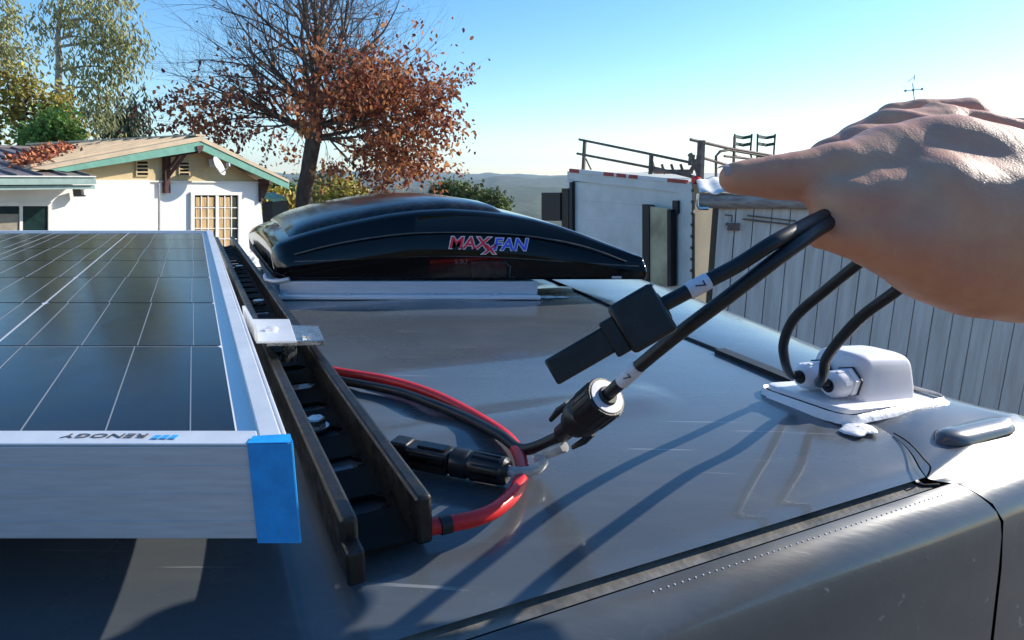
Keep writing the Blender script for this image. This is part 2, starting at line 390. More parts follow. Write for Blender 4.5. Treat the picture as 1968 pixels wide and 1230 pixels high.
# ============================================================ VAN
U = Vector((.910, .4146, 0)); NO = Vector((.4146, -.910, 0)); T = Vector((-.454, .891, 0))
A0 = Vector((.258, .365, 0))
def A(u, o, h):                 # point at u along the near roof edge, o outward of it, h below the eye
    p = A0+U*u+NO*o; return Vector((p.x, p.y, CZ-h))
van = thing('van', 'grey high roof van seen across its glossy roof, filling the bottom of the view', 'van', (-1.2, .3, 0))
Bc = [(-.07, 1.50), (-.02, 1.30), (.077, 1.03), (.16, .76), (.243, .52), (.268, .43), (.2735, .395), (.2635, .356)]
Bpts = cr([Vector((x, y, 0)) for x, y in Bc], 10)
def crown(v): return .175-.0*v
# roof skin: from the near fold back to the far edge
rows = []
nb = len(Bpts)
for j, b in enumerate(Bpts):           # j from far to near
    v = 1-j/(nb-1); row = []
    for i in range(121):
        q = i/120; q = 1-(1-q)**2.2 if True else q
        left = A0+U*(-3.8)+T*(1.22*v); pt = left.lerp(b, q)
        dist = (pt-A0).dot(-NO)         # metres inward from the fold
        h = .1735 + .0115*math.exp(-max(0, dist)/.05)
        far = 1.22-dist*1.0
        if dist > 1.05: h += .05*((dist-1.05)/.25)**2
        # two shallow pressed ribs running along the van
        for rc in (.16, .30, .62, .92):
            h -= .0032*math.exp(-((dist-rc)/.020)**4) if pt.x < .12 else 0
        row.append((pt.x, pt.y, CZ-h))
    rows.append(row)
# the edges fall exactly on the fold
rows[-1] = [tuple(Vector((p[0], p[1], CZ-.185))) for p in rows[-1]]
MB().grid(rows).build('roof_panel', M['paint'], van, smooth=60, fixn=True)
# near side: fold, channel, gutter groove, band, side wall
us = list(np.linspace(-3.8, -.3, 20))+list(np.linspace(-.28, .0, 24))
prof = [(0, .185), (.002, .1856), (.0045, .1872), (.007, .1884), (.0105, .1890), (.0165, .1893)]
def strips(pr, us, uend=None):
    return [[A(u if uend is None else min(u, uend(o)), o, h) for u in us] for o, h in pr]
MB().grid(strips(prof, us)).build('roof_channel', M['lit_grimy_channel'], van, smooth=60)
MB().grid(strips([(.0165, .1893), (.0166, .193), (.0174, .193), (.0175, .1893)], us+[.015])).build('gutter_groove', M['groove'], van)
pr2 = [(.0175, .1893), (.022, .1906), (.028, .1935), (.034, .1985), (.0375, .2025), (.040, .2085), (.0415, .218), (.043, .24), (.046, .30), (.06, .6), (.075, 1.2), (.06, 2.3)]
MB().grid([[A(-3.8+(3.8+.020+(o-.0185)*.62)*q, o, h) for q in 1-(1-np.linspace(0, 1, 60))**1.6] for o, h in pr2]).build('side_panel', M['paint'], van, smooth=60, fixn=True)
MB().grid([[A(-3.8+(3.8+.1)*q, o-.004, h+.003) for q in np.linspace(0, 1, 8)] for o, h in pr2]).build('body_inner', M['groove'], van)
# sealant dots along the outer band
dm = MB().lathe([(0, .0006), (.0002, .0005), (.0004, .0003)], (0, 0, 0), (0, 0, 1), seg=8)
dm0 = None
for i in range(52):
    u = -.22+i*.0043+random.uniform(-.0004, .0004); p = A(u, .0225, .1909)
    if dm0 is None:
        dm0 = dm.build('sealant_dot', M['label_white'], van, smooth=60, loc=(0,0,0)); dm0.location = p-van.location
    else: obj_at(None, dm0, p-van.location, van)
# rear door cap: rows between the rear gasket and the drop at the back
gap = .0018
c0 = [Vector((p.x+gap, p.y, CZ-.1745-.0115*math.exp(-max(0, (Vector((p.x, p.y, 0))-A0).dot(-NO))/.05))) for p in Bpts] + [A(.0125, .012, .1895), A(.0235, .0185, .1905), A(.028, .026, .1935), A(.0335, .034, .1990), A(.0365, .040, .2085), A(.0385, .043, .24), A(.041, .046, .30), A(.05, .06, .6), A(.05, .07, 2.2)]
Cc = [(.10, 1.50), (.16, 1.32), (.239, 1.086), (.295, .833), (.328, .66), (.350, .53), (.372, .47), (.392, .446)]
Cp = cr([Vector((x, y, CZ-.178)) for x, y in Cc], 10)
c1 = Cp + [A(.150, .002, .186), A(.155, .0185, .1915), A(.158, .026, .1945), A(.160, .034, .2), A(.161, .040, .2085), A(.162, .043, .24), A(.163, .046, .30), A(.166, .06, .6), A(.166, .07, 2.2)]
cols = []
for k in range(13):
    q = k/12; col_ = []
    for i, (a, b) in enumerate(zip(c0, c1)):
        p = a.lerp(b, q); 
        if i < nb+1:
            p.z += .0045*math.sin(math.pi*min(1, q*1.0))**.8 * min(1, (nb+1-i)/14.)
        col_.append(p)
    cols.append(col_)
for dx, dz in ((.012, -.004), (.022, -.013), (.028, -.03), (.031, -.1), (.06, -.6), (.08, -1.9)):
    cols.append([p+Vector((dx, dx*.3, dz if i < nb+2 else 0)) for i, p in enumerate(cols[12])])
MB().grid(cols).build('rear_door', M['paint'], van, smooth=60, fixn=True)
# gasket between roof and rear door
gp = [Vector((p.x+.001, p.y, CZ-.1735)) for p in Bpts if .48 < p.y < 1.25]
MB().tube(gp, .0028, 8).build('gasket', M['rubber'], van, smooth=60)
g2 = [Vector((p.x-.0005, p.y, CZ-.1735)) for p in Bpts if .50 < p.y < .61]
mb = MB()
for a, b in zip(g2[:-1], g2[1:]): mb.bar(a, b, .012, .008)
mb.build('gasket_block', M['rubber'], van)
# low moulded hump on the rear door beside the gland box
hp = A(.050, -.014, .1815); mb = MB()
rws = []
for i in range(13):
    q = i/12; w_ = .0115*(math.sin(math.pi*min(.5, q*2.2)) if q < .25 else 1)*(1 if q < .85 else (1-((q-.85)/.15)**2*.6)); hh = .0085*(min(1, q*7)**.5)*(1-.3*q)
    rws.append([hp+U*(q*.085)+T*(w_*math.cos(math.pi*k/8))+Vector((0, 0, -.006+hh*math.sin(math.pi*k/8)+.006)) for k in range(9)])
mb.grid(rws).build('door_moulding', M['paint'], van, smooth=50)
# corner trim gap
MB().tube([A(-.003, .0005, .1862), A(-.006, .009, .1885), A(-.004, .013, .1885), A(.006, .0165, .1885)], .0011, 8).build('corner_gap', M['groove'], van, smooth=60)
MB().tube(cr([Vector((p.x+.002, p.y, CZ-.1780)) for p in Bpts[-16:]][::3]+[A(.0085, .007, .1895)], 4), .0006, 6).build('corner_seam', M['groove'], van, smooth=60)
# far side and left end close the body
farE = [A0+U*(-3.8)+T*1.22, Vector((-.07, 1.5, 0))]
mb = MB(); p0, p1 = farE
mb.grid([[Vector((p.x, p.y, CZ-h)) + T*o for p in (p0, p1)] for o, h in ((-.003, .182), (.01, .21), (.02, .3), (.05, 2.3))]).build('far_side_panel', M['paint'], van)
mb = MB(); q0 = A(-3.8, .04, .2); q1 = A0+U*(-3.8)+T*1.22; q1.z = CZ-.2
mb.grid([[q0, q1], [Vector((q0.x, q0.y, .4)), Vector((q1.x, q1.y, .4))]]).build('front_panel', M['paint'], van)
for u in (-3.0, -.25):
    for v in (0, 1):
        base = A(u, -.03, 0)+T*(1.1*v); base.z = .34
        ty = MB().lathe([(-.11, .2), (-.11, .31), (-.09, .34), (.09, .34), (.11, .31), (.11, .2)], base, NO, 32).build('wheel', M['rubber'], van, smooth=40)

# ============================================================ ROOF RAIL (black slotted channel)
rail = thing('roof_rail', 'black slotted steel rail crossing the van roof beside the solar panel', 'roof rail', (-.06, .26, CZ-.173))
RD = Vector((-.458, .889, 0)); RN = Vector((.889, .458, 0))
def RP(s, o, h): p = Vector((-.060, .262, 0))+RD*s+RN*o; p.z = CZ-h; return p
def rprism(mb, s0, s1, o0, o1, h0, h1):   # h0 lower (bigger), h1 upper
    return mb.hull8([RP(s0,o0,h0),RP(s0,o1,h0),RP(s1,o1,h0),RP(s1,o0,h0)],[RP(s0,o0,h1),RP(s0,o1,h1),RP(s1,o1,h1),RP(s1,o0,h1)])
L_ = 1.52
mb = MB(); rprism(mb, -.006, L_, .0130, .0215, .1735, .1475); mb.build('side_flange', M['steel_black'], rail, bevel=.0022, smooth=40, fixn=True)
mb = MB(); rprism(mb, -.010, L_, -.0235, -.0150, .1735, .1470); mb.build('side_flange', M['steel_black'], rail, bevel=.0022, smooth=40, fixn=True)
# slotted web: strips left and right plus bridges between the slots
mb = MB(); zt, zb = .1695, .1715
rprism(mb, -.004, L_, -.0150, -.0125, zb, zt); rprism(mb, -.004, L_, .0105, .0130, zb, zt)
s = -.004; e = .030
while s < L_-.02:
    rprism(mb, s, e, -.0125, .0105, zb, zt)
    for (sa, sg) in ((e, 1), (e+.018, -1)):
        for (oa, og) in ((-.0125, 1), (.0105, -1)):
            for r1, r2 in ((.0068, .0012), (.0042, .0028)):
                pts = [RP(sa, oa, zt), RP(sa+sg*r2, oa, zt), RP(sa, oa+og*r1, zt)]; pb = [p-Vector((0, 0, .002)) for p in pts]
                mb.add(pts+pb, [(0,1,2),(5,4,3),(1,0,3,4),(0,2,5,3),(2,1,4,5)])
            pts = [RP(sa, oa, zt), RP(sa+sg*.0058, oa, zt), RP(sa+sg*.0028, oa+og*.0042, zt), RP(sa, oa+og*.0042, zt)]; pb = [p-Vector((0, 0, .0021)) for p in pts]
            mb.add(pts+pb, [(0,1,2,3),(7,6,5,4),(0,4,5,1),(1,5,6,2),(2,6,7,3),(3,7,4,0)])
    s = e+.018; e = min(L_, s+.036)
mb.build('slotted_web', M['web_black'], rail, fixn=True)
# near foot
mb = MB(); rprism(mb, -.020, .030, -.0235, -.0150, .1745, .158); mb.build('mounting_foot', M['steel_black'], rail, bevel=.0015, fixn=True)
bp = H(607, 815, .1655)
bolt = MB().lathe([(0, .0088), (.0018, .0088)], bp-Vector((0,0,.003)), (0,0,1), 28).build('washer', M['zinc'], rail, smooth=40)
hx = MB().lathe([(0, .0066), (.0052, .0066), (.0062, .0056)], bp-Vector((0,0,.0012)), (0,0,1), 6, xdir=(1,.2,0)).build('bolt', M['zinc'], rail)
for sx in (.62, 1.0): 
    p = RP(sx, 0, .1655); MB().lathe([(0, .008), (.0055, .008), (.006, .007)], p, (0,0,1), 6).build('bolt', M['zinc'], rail)
# a second crossing rail under the far side of the panel
rail2 = thing('roof_rail', 'black steel rail in the shade under the left side of the solar panel', 'roof rail', (-.6, .26, CZ-.173))
mb = MB()
for o0, o1 in ((.0130, .0215), (-.0215, -.013)):
    b = [RP(sx, oo-.52, hh) for hh in (.1735, .1445) for sx, oo in ((-.16, o0), (-.16, o1), (L_-.4, o1), (L_-.4, o0))]
    mb = MB().hull8(b[:4], b[4:]); mb.build('side_flange', M['steel_black'], rail2, bevel=.002, fixn=True)

# ============================================================ SOLAR PANEL
panel = thing('photovoltaic_panel', 'framed solar panel with blue tape on its near corner, standing on black roof rails', 'solar panel', (-.5, .7, CZ-.142))
PD = Vector((-.5095, 1, 0))        # along the right edge per metre of y
HT, HB = .100, .1415
def PP(y, o, h): # o: metres left of the right edge
    p = Vector((-.0905, .2285, 0))+PD*(y-.2285)+Vector((-o, 0, 0)); p.z = CZ-h; return p
Y0, Y1, WP = .2200, 1.232, .66
def pprism(mb, y0, y1, o0, o1, h0, h1):
    return mb.hull8([PP(y0,o1,h0),PP(y0,o0,h0),PP(y1,o0,h0),PP(y1,o1,h0)],[PP(y0,o1,h1),PP(y0,o0,h1),PP(y1,o0,h1),PP(y1,o1,h1)])
# frame members: side walls + top lips
mb = MB(); pprism(mb, Y0, Y1, 0, .0022, HB, HT); pprism(mb, Y0+.002, Y1, .0023, .0115, HT+.0065, HT-.0003); mb.build('frame_side', M['alu_white'], panel, bevel=.0006, fixn=True)
mb = MB(); pprism(mb, Y0, Y1, WP-.0022, WP, HB, HT); pprism(mb, Y0+.002, Y1, WP-.0105, WP-.0023, HT+.0065, HT); mb.build('frame_side', M['alu_white'], panel, bevel=.0006, fixn=True)
mb = MB(); pprism(mb, Y0-.0002, Y0+.0022, .0024, WP-.0024, HB-.0001, HT+.0012); mb.build('frame_end', M['alu'], panel, bevel=.0006, fixn=True)  # near face in the duller metal: its shade is put into the colour
mb = MB(); pprism(mb, Y0-.0004, Y0+.0125, .0118, WP-.0108, HT+.0010, HT-.0001); mb.build('frame_lip', M['alu_white'], panel, bevel=.0005, fixn=True)
mb = MB(); pprism(mb, Y1-.0024, Y1, .0024, WP-.0024, HB, HT); pprism(mb, Y1-.0105, Y1-.0026, .011, WP-.0108, HT+.0065, HT); mb.build('frame_end', M['alu_white'], panel, bevel=.0006, fixn=True)
mb = MB(); pprism(mb, Y0+.003, Y1-.003, .003, WP-.003, HT+.007, HT+.0036); mb.build('backsheet', M['backsheet'], panel, fixn=True)
# frame flutes on the near face
for hh in (.1095, .1215, .1335):
    mb = MB(); pprism(mb, Y0-.0005, Y0-.0001, .008, WP-.004, hh+.0004, hh-.0004); mb.build('frame_flute', M['alu'], panel)
CW, CH = .1455, .1392
cy0 = .2335; cell_o0 = .0195
cell_mesh = None
for r in range(7):
    for k in range(4):
        y0 = cy0+r*CH; o0 = cell_o0+k*CW
        mb = MB(); a = .003
        hh = HT+.0030
        g_ = .0015+.0004*(r > 2)
        pts = [(y0+g_, o0+.0008+a*.6), (y0+g_+a, o0+.0008), (y0+CH-g_-a, o0+.0008), (y0+CH-g_, o0+.0008+a*.6), (y0+CH-g_, o0+CW-.0018-a*.6), (y0+CH-g_-a, o0+CW-.0018), (y0+g_+a, o0+CW-.0018), (y0+g_, o0+CW-.0018-a*.6)]
        ps = [PP(y, o, hh) for y, o in pts]; pb = [PP(y, o, hh+.0005) for y, o in pts]
        mb.add(ps+pb, [tuple(range(8))[::-1]]+[(i, (i+1) % 8, 8+(i+1) % 8, 8+i) for i in range(8)])
        if cell_mesh is None:
            loc = PP(y0, o0, hh); mb.v = [tuple(Vector(v)-loc+panel.location) for v in mb.v]
            cell_mesh = mb.build('solar_cell', M['cell'], panel, fixn=True); cell_mesh.location = loc-panel.location
        else: obj_at(None, cell_mesh, PP(y0, o0, hh)-panel.location, panel)
for k in range(4):
    for b in range(4):
        oo = cell_o0+k*CW+.019+b*.0356; mb = MB()
        for r in range(7):
            y0 = cy0+r*CH; jog = .0007*(-1)**r
            pprism(mb, y0+.001, y0+CH-.001, oo-.00028+jog, oo+.00028+jog, HT+.0029, HT+.00265)
        mb.build('busbar', M['busbar'], panel, fixn=True)
# tape on the near right corner
mb = MB()
oL = .0168
prof_t = [(Y0-.0011, oL), (Y0-.0011, -.0002), (Y0-.0007, -.0009), (Y0+.0006, -.0012), (Y0+.0075, -.0012)]
rws = [[PP(y, o, h) for (y, o) in prof_t] for h in np.linspace(HT-.0004, HB+.0012, 7)]
mb.grid(rws)
top = [PP(Y0-.0011, oL, HT-.0004), PP(Y0-.0011, -.0004, HT-.0007), PP(Y0+.0070, -.0012, HT-.0007), PP(Y0+.0050, oL-.003, HT-.0007)]
mb.add(top, [(0, 1, 2, 3)])
tp = mb.build('corner_tape', M['tape'], panel, fixn=True); sm = tp.modifiers.new('th', 'SOLIDIFY'); sm.thickness = .0003
# print on the near lip
xr = Vector((-1, 0, 0)); fw = Vector((0, -1, 0))
pm = PP(Y0+.0058, .062, HT-.0003); 
M['print'] = mat('grey print', (.08, .08, .09), .6)
M['blueprint'] = mat('blue logo print', (.05, .35, .7), .5)
text('brand_lettering', 'RENOGY', .0067, basis(Vector((H(198, 842, HT).x, PP(Y0+.0068, 0, 0).y, CZ-HT+.0004)), xr, fw) @ Matrix.Scale(1.25, 4, (1,0,0)) @ Matrix.Scale(.8, 4, (0,1,0)), M['print'], panel, extrude=.0001)
lm = MB(); cx = H(318, 840, HT-.0004)
for i in range(3): lm.box((cx.x-.0048+i*.0034, cx.y-.0017, cx.z), (cx.x-.0048+i*.0034+.0026, cx.y+.0017, cx.z+.0002))
lm.build('brand_emblem', M['blueprint'], panel)

# bracket holding the panel to the rail
br = thing('mounting_bracket', 'silver Z bracket bridging from panel frame onto black rail', 'bracket', RP(.27, 0, .147))
def bquad(pts, h0, h1): 
    return MB().hull8([Vector((p.x, p.y, CZ-h0)) for p in pts], [Vector((p.x, p.y, CZ-h1)) for p in pts])
pts = [H(492, 655, .131), H(570, 655, .131), H(556, 613, .131), H(470, 613, .131)]
bquad(pts, .1335, .131).build('upper_plate', M['alu_white'], br, bevel=.0006, fixn=True)
pts = [H(512, 662, .1365), H(624, 660, .1365), H(612, 632, .1365), H(520, 630, .1365)]
bquad(pts, .1385, .1335).build('lower_plate', M['zinc'], br, bevel=.0006, fixn=True)
pts = [H(468, 613, .131), H(474, 613, .131), H(496, 655, .131), H(490, 655, .131)]
bquad(pts[::-1], .131, .118).build('upright_leg', M['alu_white'], br, fixn=True)
bc = H(522, 634, .131); MB().lathe([(0, .0055), (.002, .0055), (.0035, .003)], bc, (0,0,1), 20).build('rivet', M['alu_white'], br, smooth=50)
bc = H(590, 650, .1335); MB().lathe([(0, .004), (.003, .004), (.0034, .003)], bc, (0,0,1), 6).build('bolt', M['zinc'], br)
bc = H(524, 650, .145); MB().lathe([(-.006, .004), (.012, .004)], bc, (0,0,1), 10).build('bolt_shank', M['zinc'], br, smooth=50)
bc = H(555, 672, .15); MB().lathe([(-.01, .0075), (.008, .0075)], bc, (0,0,1), 6).build('clamp_nut', M['zinc'], br)

# ============================================================ ROOF FAN
YF = .896
fan = thing('roof_fan', 'closed glossy black roof vent fan with red and blue lettering', 'roof fan', (-.05, 1.1, CZ-.172))
tx = [548, 575, 610, 655, 703, 760, 817, 880, 940, 994, 1040, 1083, 1125, 1167, 1205, 1236]
tz = [466, 456, 446, 435, 425, 414, 407, 404, 408, 415, 424, 435, 449, 465, 479, 491]
bxs = list(np.linspace(548, 1238, 70))
SK = -.46; WD = .44
def fan_sec(px, inset=0., endf=1.):
    zt = Y(px, interp(px, tx, tz), YF).z; zb = Y(px, 537, YF).z; x = Y(px, 470, YF).x
    hgt = zt-zb; k = min(1, hgt/.08); pts = []
    for dy, z in [(0, zb), (-.003, zb+.004), (-.003, zb+hgt*.35), (-.0035, zb+hgt*.355), (0, zb+hgt*.62), (.002, zb+hgt*.66), (.006, zt-.007*k), (.010, zt-.003*k), (.018, zt), (.04, zt+.003*k), (.07, zt+.006*k), (.12, zt+.010*k), (WD/2, zt+.012*k), (WD-.12, zt+.010*k), (WD-.07, zt+.006*k), (WD-.04, zt+.003*k), (WD-.018, zt), (WD-.010, zt-.003*k), (WD-.004, zt-.010*k), (WD, zb)]:
        pts.append(Vector((x+SK*dy, YF+dy, z)))
    return pts
secs = [fan_sec(p) for p in bxs]
def squash(sec, dx, f, zf):
    cz = sec[0].z; cy = YF+WD/2
    return [Vector((p.x+dx, cy+(p.y-cy)*f, cz+(p.z-cz)*zf)) for p in sec]
le = [squash(secs[0], -.030, .90, .62), squash(secs[0], -.024, .94, .80), squash(secs[0], -.014, .975, .92), squash(secs[0], -.005, .995, .98)]
re = [squash(secs[-1], .002, .998, .98), squash(secs[-1], .004, .992, .93), squash(secs[-1], .005, .985, .84)]
allsec = le+secs+re
mb = MB().grid(allsec); n_ = len(allsec[0])
mb.f.append(tuple(range(n_))); mb.f.append(tuple((len(allsec)-1)*n_+k for k in range(n_))[::-1])
mb.build('lid', M['gloss_black'], fan, smooth=35, fixn=True)
# raised centre of the lid
bx_ = [556, 576, 600, 661, 720, 787, 840, 893, 945, 975, 992]
up = [.002, .007, .009, .0095, .0095, .0095, .0095, .0095, .009, .008, .002]
bs = []
for px in np.linspace(560, 990, 50):
    base = fan_sec(px); x = base[0].x; u = interp(px, bx_, up); zt = base[8].z
    kk = min(1, (zt-base[0].z)/.08)
    prof_b = [(.030, .001), (.034, u*.55), (.040, u*.9), (.052, u+.003), (.10, u+.008*kk), (WD/2, u+.011*kk), (WD-.10, u+.008*kk), (WD-.052, u+.003), (.42-.02, .001)]
    bs.append([Vector((x+SK*dy, YF+dy, zt+dz)) for dy, dz in prof_b])
mb = MB().grid(bs); m_ = len(bs[0]); mb.f.append(tuple(range(m_))); mb.f.append(tuple((len(bs)-1)*m_+k for k in range(m_))[::-1])
mb.build('lid_top', M['gloss_dusty'], fan, smooth=35, fixn=True)
# ribs pressed into the near face
def rib(pxs, pys, r=.0011):
    pts = cr([Y(a, b, YF-.0022) for a, b in zip(pxs, pys)], 6); MB().tube(pts, r, 6).build('face_rib', M['rib_highlight'], fan, smooth=80)
M['rib_highlight'] = mat('rib highlight tone', (.10, .095, .09), .28, var=.3, vscale=60)  # pale colour paints the highlight running along each rib
rib([566, 640, 720, 800, 900, 1000, 1080, 1140, 1204], [489, 470, 456, 448, 447, 452, 464, 479, 503])
rib([566, 640, 700, 800, 850, 950, 1050, 1150, 1228], [503, 500, 497, 493, 492, 494, 500, 507, 512])
# small print and catch
for i in range(5): pass
mb = MB(); q = Y(1185, 533, YF-.0035); mb.box((q.x-.007, q.y-.0006, q.z-.0016), (q.x+.007, q.y+.001, q.z+.0016)); mb.build('maker_plate', M['alu'], fan)
M['faint'] = mat('faint grey print', (.12, .12, .11), .5)
text('small_print', '5.3U', .0095, basis(Y(886, 503, YF-.0042), (1,0,0), (0,0,1)), M['faint'], fan, extrude=.0002)
# smoked side latch
mb = MB(); a = Y(905, 534, YF-.004); b = Y(975, 502, YF-.004)
mb.box((a.x, a.y-.001, a.z), (b.x, b.y+.001, b.z)); mb.build('latch_cover', M['gloss_dusty'], fan, bevel=.002, fixn=True)
MB().tube([Y(968, 503, YF-.007), Y(980, 512, YF-.007), Y(978, 532, YF-.007), Y(990, 532, YF-.007)], .0022, 8).build('latch_arm', M['gloss_dusty'], fan, smooth=60)
# end louvres on the left end
for i in range(6):
    f = i/5; p = le[0][0]; dy = .05+f*.32
    q = Vector((p.x+SK*(dy-.0)-.004, YF+WD*.05+dy, p.z+.01)); MB().bar(q, q+Vector((0, 0, .035)), .006, .004).build('louvre', M['gloss_black'], fan)
mb = MB(); pts = [Vector((p.x+.001, p.y, p.z)) for p in le[0]]
lower = MB(); lower.box((0,0,0),(1,1,1))
# pale lower trim below the left end
mb = MB(); q0 = Y(524, 541, YF); 
arc = [Y(510, 529, YF+.02), Y(513, 538, YF+.004), Y(530, 541, YF-.004), Y(556, 537, YF-.004)]
mb.tube(cr(arc, 5), .0035, 8).build('end_trim', M['alu'], fan, smooth=60)
# flange and sealant
fa = thing('fan_flange', 'white mounting flange under the black roof fan with sealant line', 'flange', (-.15, .9, CZ-.173)); 
for k in ('category', 'label'): del fa[k]
fa.parent = fan; fa.location = fa.location-fan.location
FO = fan.location+fa.location
def fbuild(mb, name, m, **k):
    mb.v = [tuple(Vector(v)-FO) for v in mb.v]; mb2 = MB(); mb2.v = mb.v; mb2.f = mb.f
    me = bpy.data.meshes.new(name); me.from_pydata(mb2.v, [], mb2.f); me.materials.append(m)
    if k.get('smooth'): me.shade_smooth()
    o = bpy.data.objects.new(name, me); COL.objects.link(o); o.parent = fa
    if k.get('bevel'):
        b = o.modifiers.new('edge', 'BEVEL'); b.width = k['bevel']; b.segments = 2
    return o
yl = YF-.004
a = Y(536, 545, yl); b = Y(1034, 558, yl); 
mb = MB()
def sk8(x0, x1, y0, y1, z0, z1):
    q = lambda x, y, z: Vector((x+SK*(y-y0), y, z))
    return MB().hull8([q(x0,y0,z0),q(x1,y0,z0),q(x1,y1,z0),q(x0,y1,z0)],[q(x0,y0,z1),q(x1,y0,z1),q(x1,y1,z1),q(x0,y1,z1)])
fbuild(sk8(a.x, b.x, yl, yl+.40, CZ-.1665, CZ-.1475), 'flange_wall', M['alu'], bevel=.0015)
fbuild(sk8(a.x-.004, b.x+.004, yl-.012, yl+.40, CZ-.1725, CZ-.1667), 'flange_base', M['white_plastic'], bevel=.001)
for px in (545, 670, 830, 953):
    q = Y(px, 560, yl-.006); q.z = CZ-.1668
    fbuild(MB().lathe([(0, .0045), (.0016, .0042), (.0026, .002)], q, (0,0,1), 14), 'flange_screw', M['alu'], smooth=True)
pts = []; rws = []
for i in range(80):
    f = i/79; px = 532+f*(1112-532); c0_ = H(px, 571, .1735); wv = .0062*(1-.75*max(0, (f-.85)/.15))+.0008*math.sin(i*1.7)+.0006*random.random()
    rws.append([c0_+Vector((0, wv*1.15*math.cos(t), -.0004+wv*.45*math.sin(t))) for t in np.linspace(math.pi, 0, 9)])
mb = MB().grid(rws)
fbuild(mb, 'sealant_bead', M['sealant'], smooth=True)
# lettering on the near face
M['fan_red'] = mat('red decal', (.85, .03, .07), .35, var=.05); M['fan_blue'] = mat('blue decal', (.06, .14, .85), .35, var=.05); M['fan_white'] = mat('white decal', (.88, .88, .92), .35, var=.05)
sx = .0009
def decal(body, px, py, size, m, rot=0, sxx=1.):
    for off, mm, dy in ((.0015, M['fan_white'], -.0058), (.0004, m, -.0068)):
        o = Y(px, py, YF+dy)
        mt = basis(o, (math.cos(rot), 0, math.sin(rot)), (0, 0, 1)) @ Matrix.Scale(sxx, 4, (1,0,0))
        text('lettering' if mm is not M['fan_white'] else 'lettering_edge', body, size, mt, mm, fan, extrude=.0002, offset=off, shear=.18)
decal('MAX', 900, 468, .0240, M['fan_red'], rot=-.02, sxx=1.12)
decal('X', 940, 480, .0185, M['fan_red'], sxx=1.3)
decal('FAN', 980, 471, .0240, M['fan_blue'], rot=-.02, sxx=1.08)

# ============================================================ CABLE ENTRY BOX
box = thing('cable_entry_box', 'white double cable entry box with two glands at the rear roof corner', 'gland box', (.30, .47, CZ-.18))
BO = Vector((.271, .446, 0)); BU = Vector((.918, .396, 0)); BT = Vector((-.50, .866, 0)); ZB = CZ-.1725
def BX(u, t, z): p = BO+BU*u+BT*t; p.z = ZB+z-.085*(u-.024); return p
# base flange with rounded corners
def rounded(u0, u1, t0, t1, r, n=5):
    out = []
    for (cu, ct, a0) in ((u1-r, t1-r, 0), (u0+r, t1-r, 90), (u0+r, t0+r, 180), (u1-r, t0+r, 270)):
        for k in range(n+1): a = R(a0+90*k/n); out.append((cu+r*math.cos(a), ct+r*math.sin(a)))
    return out
def rbox(layers, name, m, parent, smooth=40):
    mb = MB(); n = None
    for (u0, u1, t0, t1, r, z) in layers:
        ring = [BX(u, t, z) for u, t in rounded(u0, u1, t0, t1, r, 6)]; n = len(ring); mb.v += [tuple(p) for p in ring]
    for i in range(len(layers)-1):
        for k in range(n): k2 = (k+1) % n; mb.f.append((i*n+k, i*n+k2, (i+1)*n+k2, (i+1)*n+k))
    mb.f.append(tuple(range(n))[::-1]); mb.f.append(tuple((len(layers)-1)*n+k for k in range(n)))
    return mb.build(name, m, parent, smooth=smooth)
rbox([(-.034, .083, -.011, .060, .010, -.002), (-.034, .083, -.011, .060, .010, .0012), (-.033, .082, -.010, .059, .009, .002)], 'base_flange', M['white_plastic'], box)
zz = .0455
lay = [(0, .066, 0, .050, .006, .0015), (.001, .0655, .0008, .0495, .007, .012), (.0025, .064, .0025, .048, .008, .024)]
for k in range(1, 7):
    a = k/6*math.pi/2; d = .010*(1-math.cos(a)); lay.append((.003+d*.6, .0635-d, .003+d, .0475-d, .0085, .0265+.011*math.sin(a)))
rbox(lay, 'housing', M['white_plastic'], box)
# glands: two, pointing out of the left face
for t_ in (.013, .037):
    g = BX(.0015, t_, .0155); ax = -BU+Vector((0, 0, -.02))
    MB().lathe([(0, .0128), (.0015, .0128)], g, ax, 6).build('gland_gasket', M['rubber'], box)
    MB().lathe([(.0015, .0118), (.0065, .0118), (.007, .0112)], g, ax, 6).build('hex_base', M['white_plastic'], box)
    MB().lathe([(.007, .0095), (.009, .0095), (.0095, .0108), (.017, .0106), (.020, .0098), (.0225, .0080), (.0235, .0062)], g, ax, 24).build('gland_nut', M['white_plastic'], box, smooth=35)
    MB().lathe([(.0235, .0056), (.0243, .0050)], g, ax, 20).build('gland_seal', M['rubber'], box, smooth=35)
    for k in range(6):
        a = k*math.pi/3; x = ax.normalized().orthogonal().normalized(); y = ax.normalized().cross(x)
        q = g+ax.normalized()*.0095+(x*math.cos(a)+y*math.sin(a))*.0103
        MB().bar(q, q+ax.normalized()*.0075, .003, .0016, up=(x*math.cos(a)+y*math.sin(a))).build('grip_rib', M['white_plastic'], box)
# sealant smear round the flange
rr = rounded(-.040, .089, -.018, .066, .016, 8); n = len(rr); mb = MB()
def bl(k): return 1+.0*k+.16*math.sin(k*1.9)+.10*math.sin(k*.7+1)
ringA = [BX(u, t, -.0045) for u, t in rounded(-.036, .085, -.013, .062, .012, 8)]
cen = BX(.024, .024, 0)
outer = []
for k, (u, t) in enumerate(rr):
    p = BX(u, t, -.0035); d = (p-cen); p = cen+Vector((d.x*(1+.05*(bl(k)-1)*2), d.y*(1+.05*(bl(k)-1)*2), 0)); p.z = ZB-.0035; outer.append(p)
mids = [(a*.45+b*.55)+Vector((0, 0, .0048)) for a, b in zip(outer, ringA)]
tops = [Vector((b.x, b.y, ZB+.0014)) for b in ringA]
mb.grid([outer, mids, tops], close=True).build('sealant', M['sealant'], box, smooth=60, fixn=True)
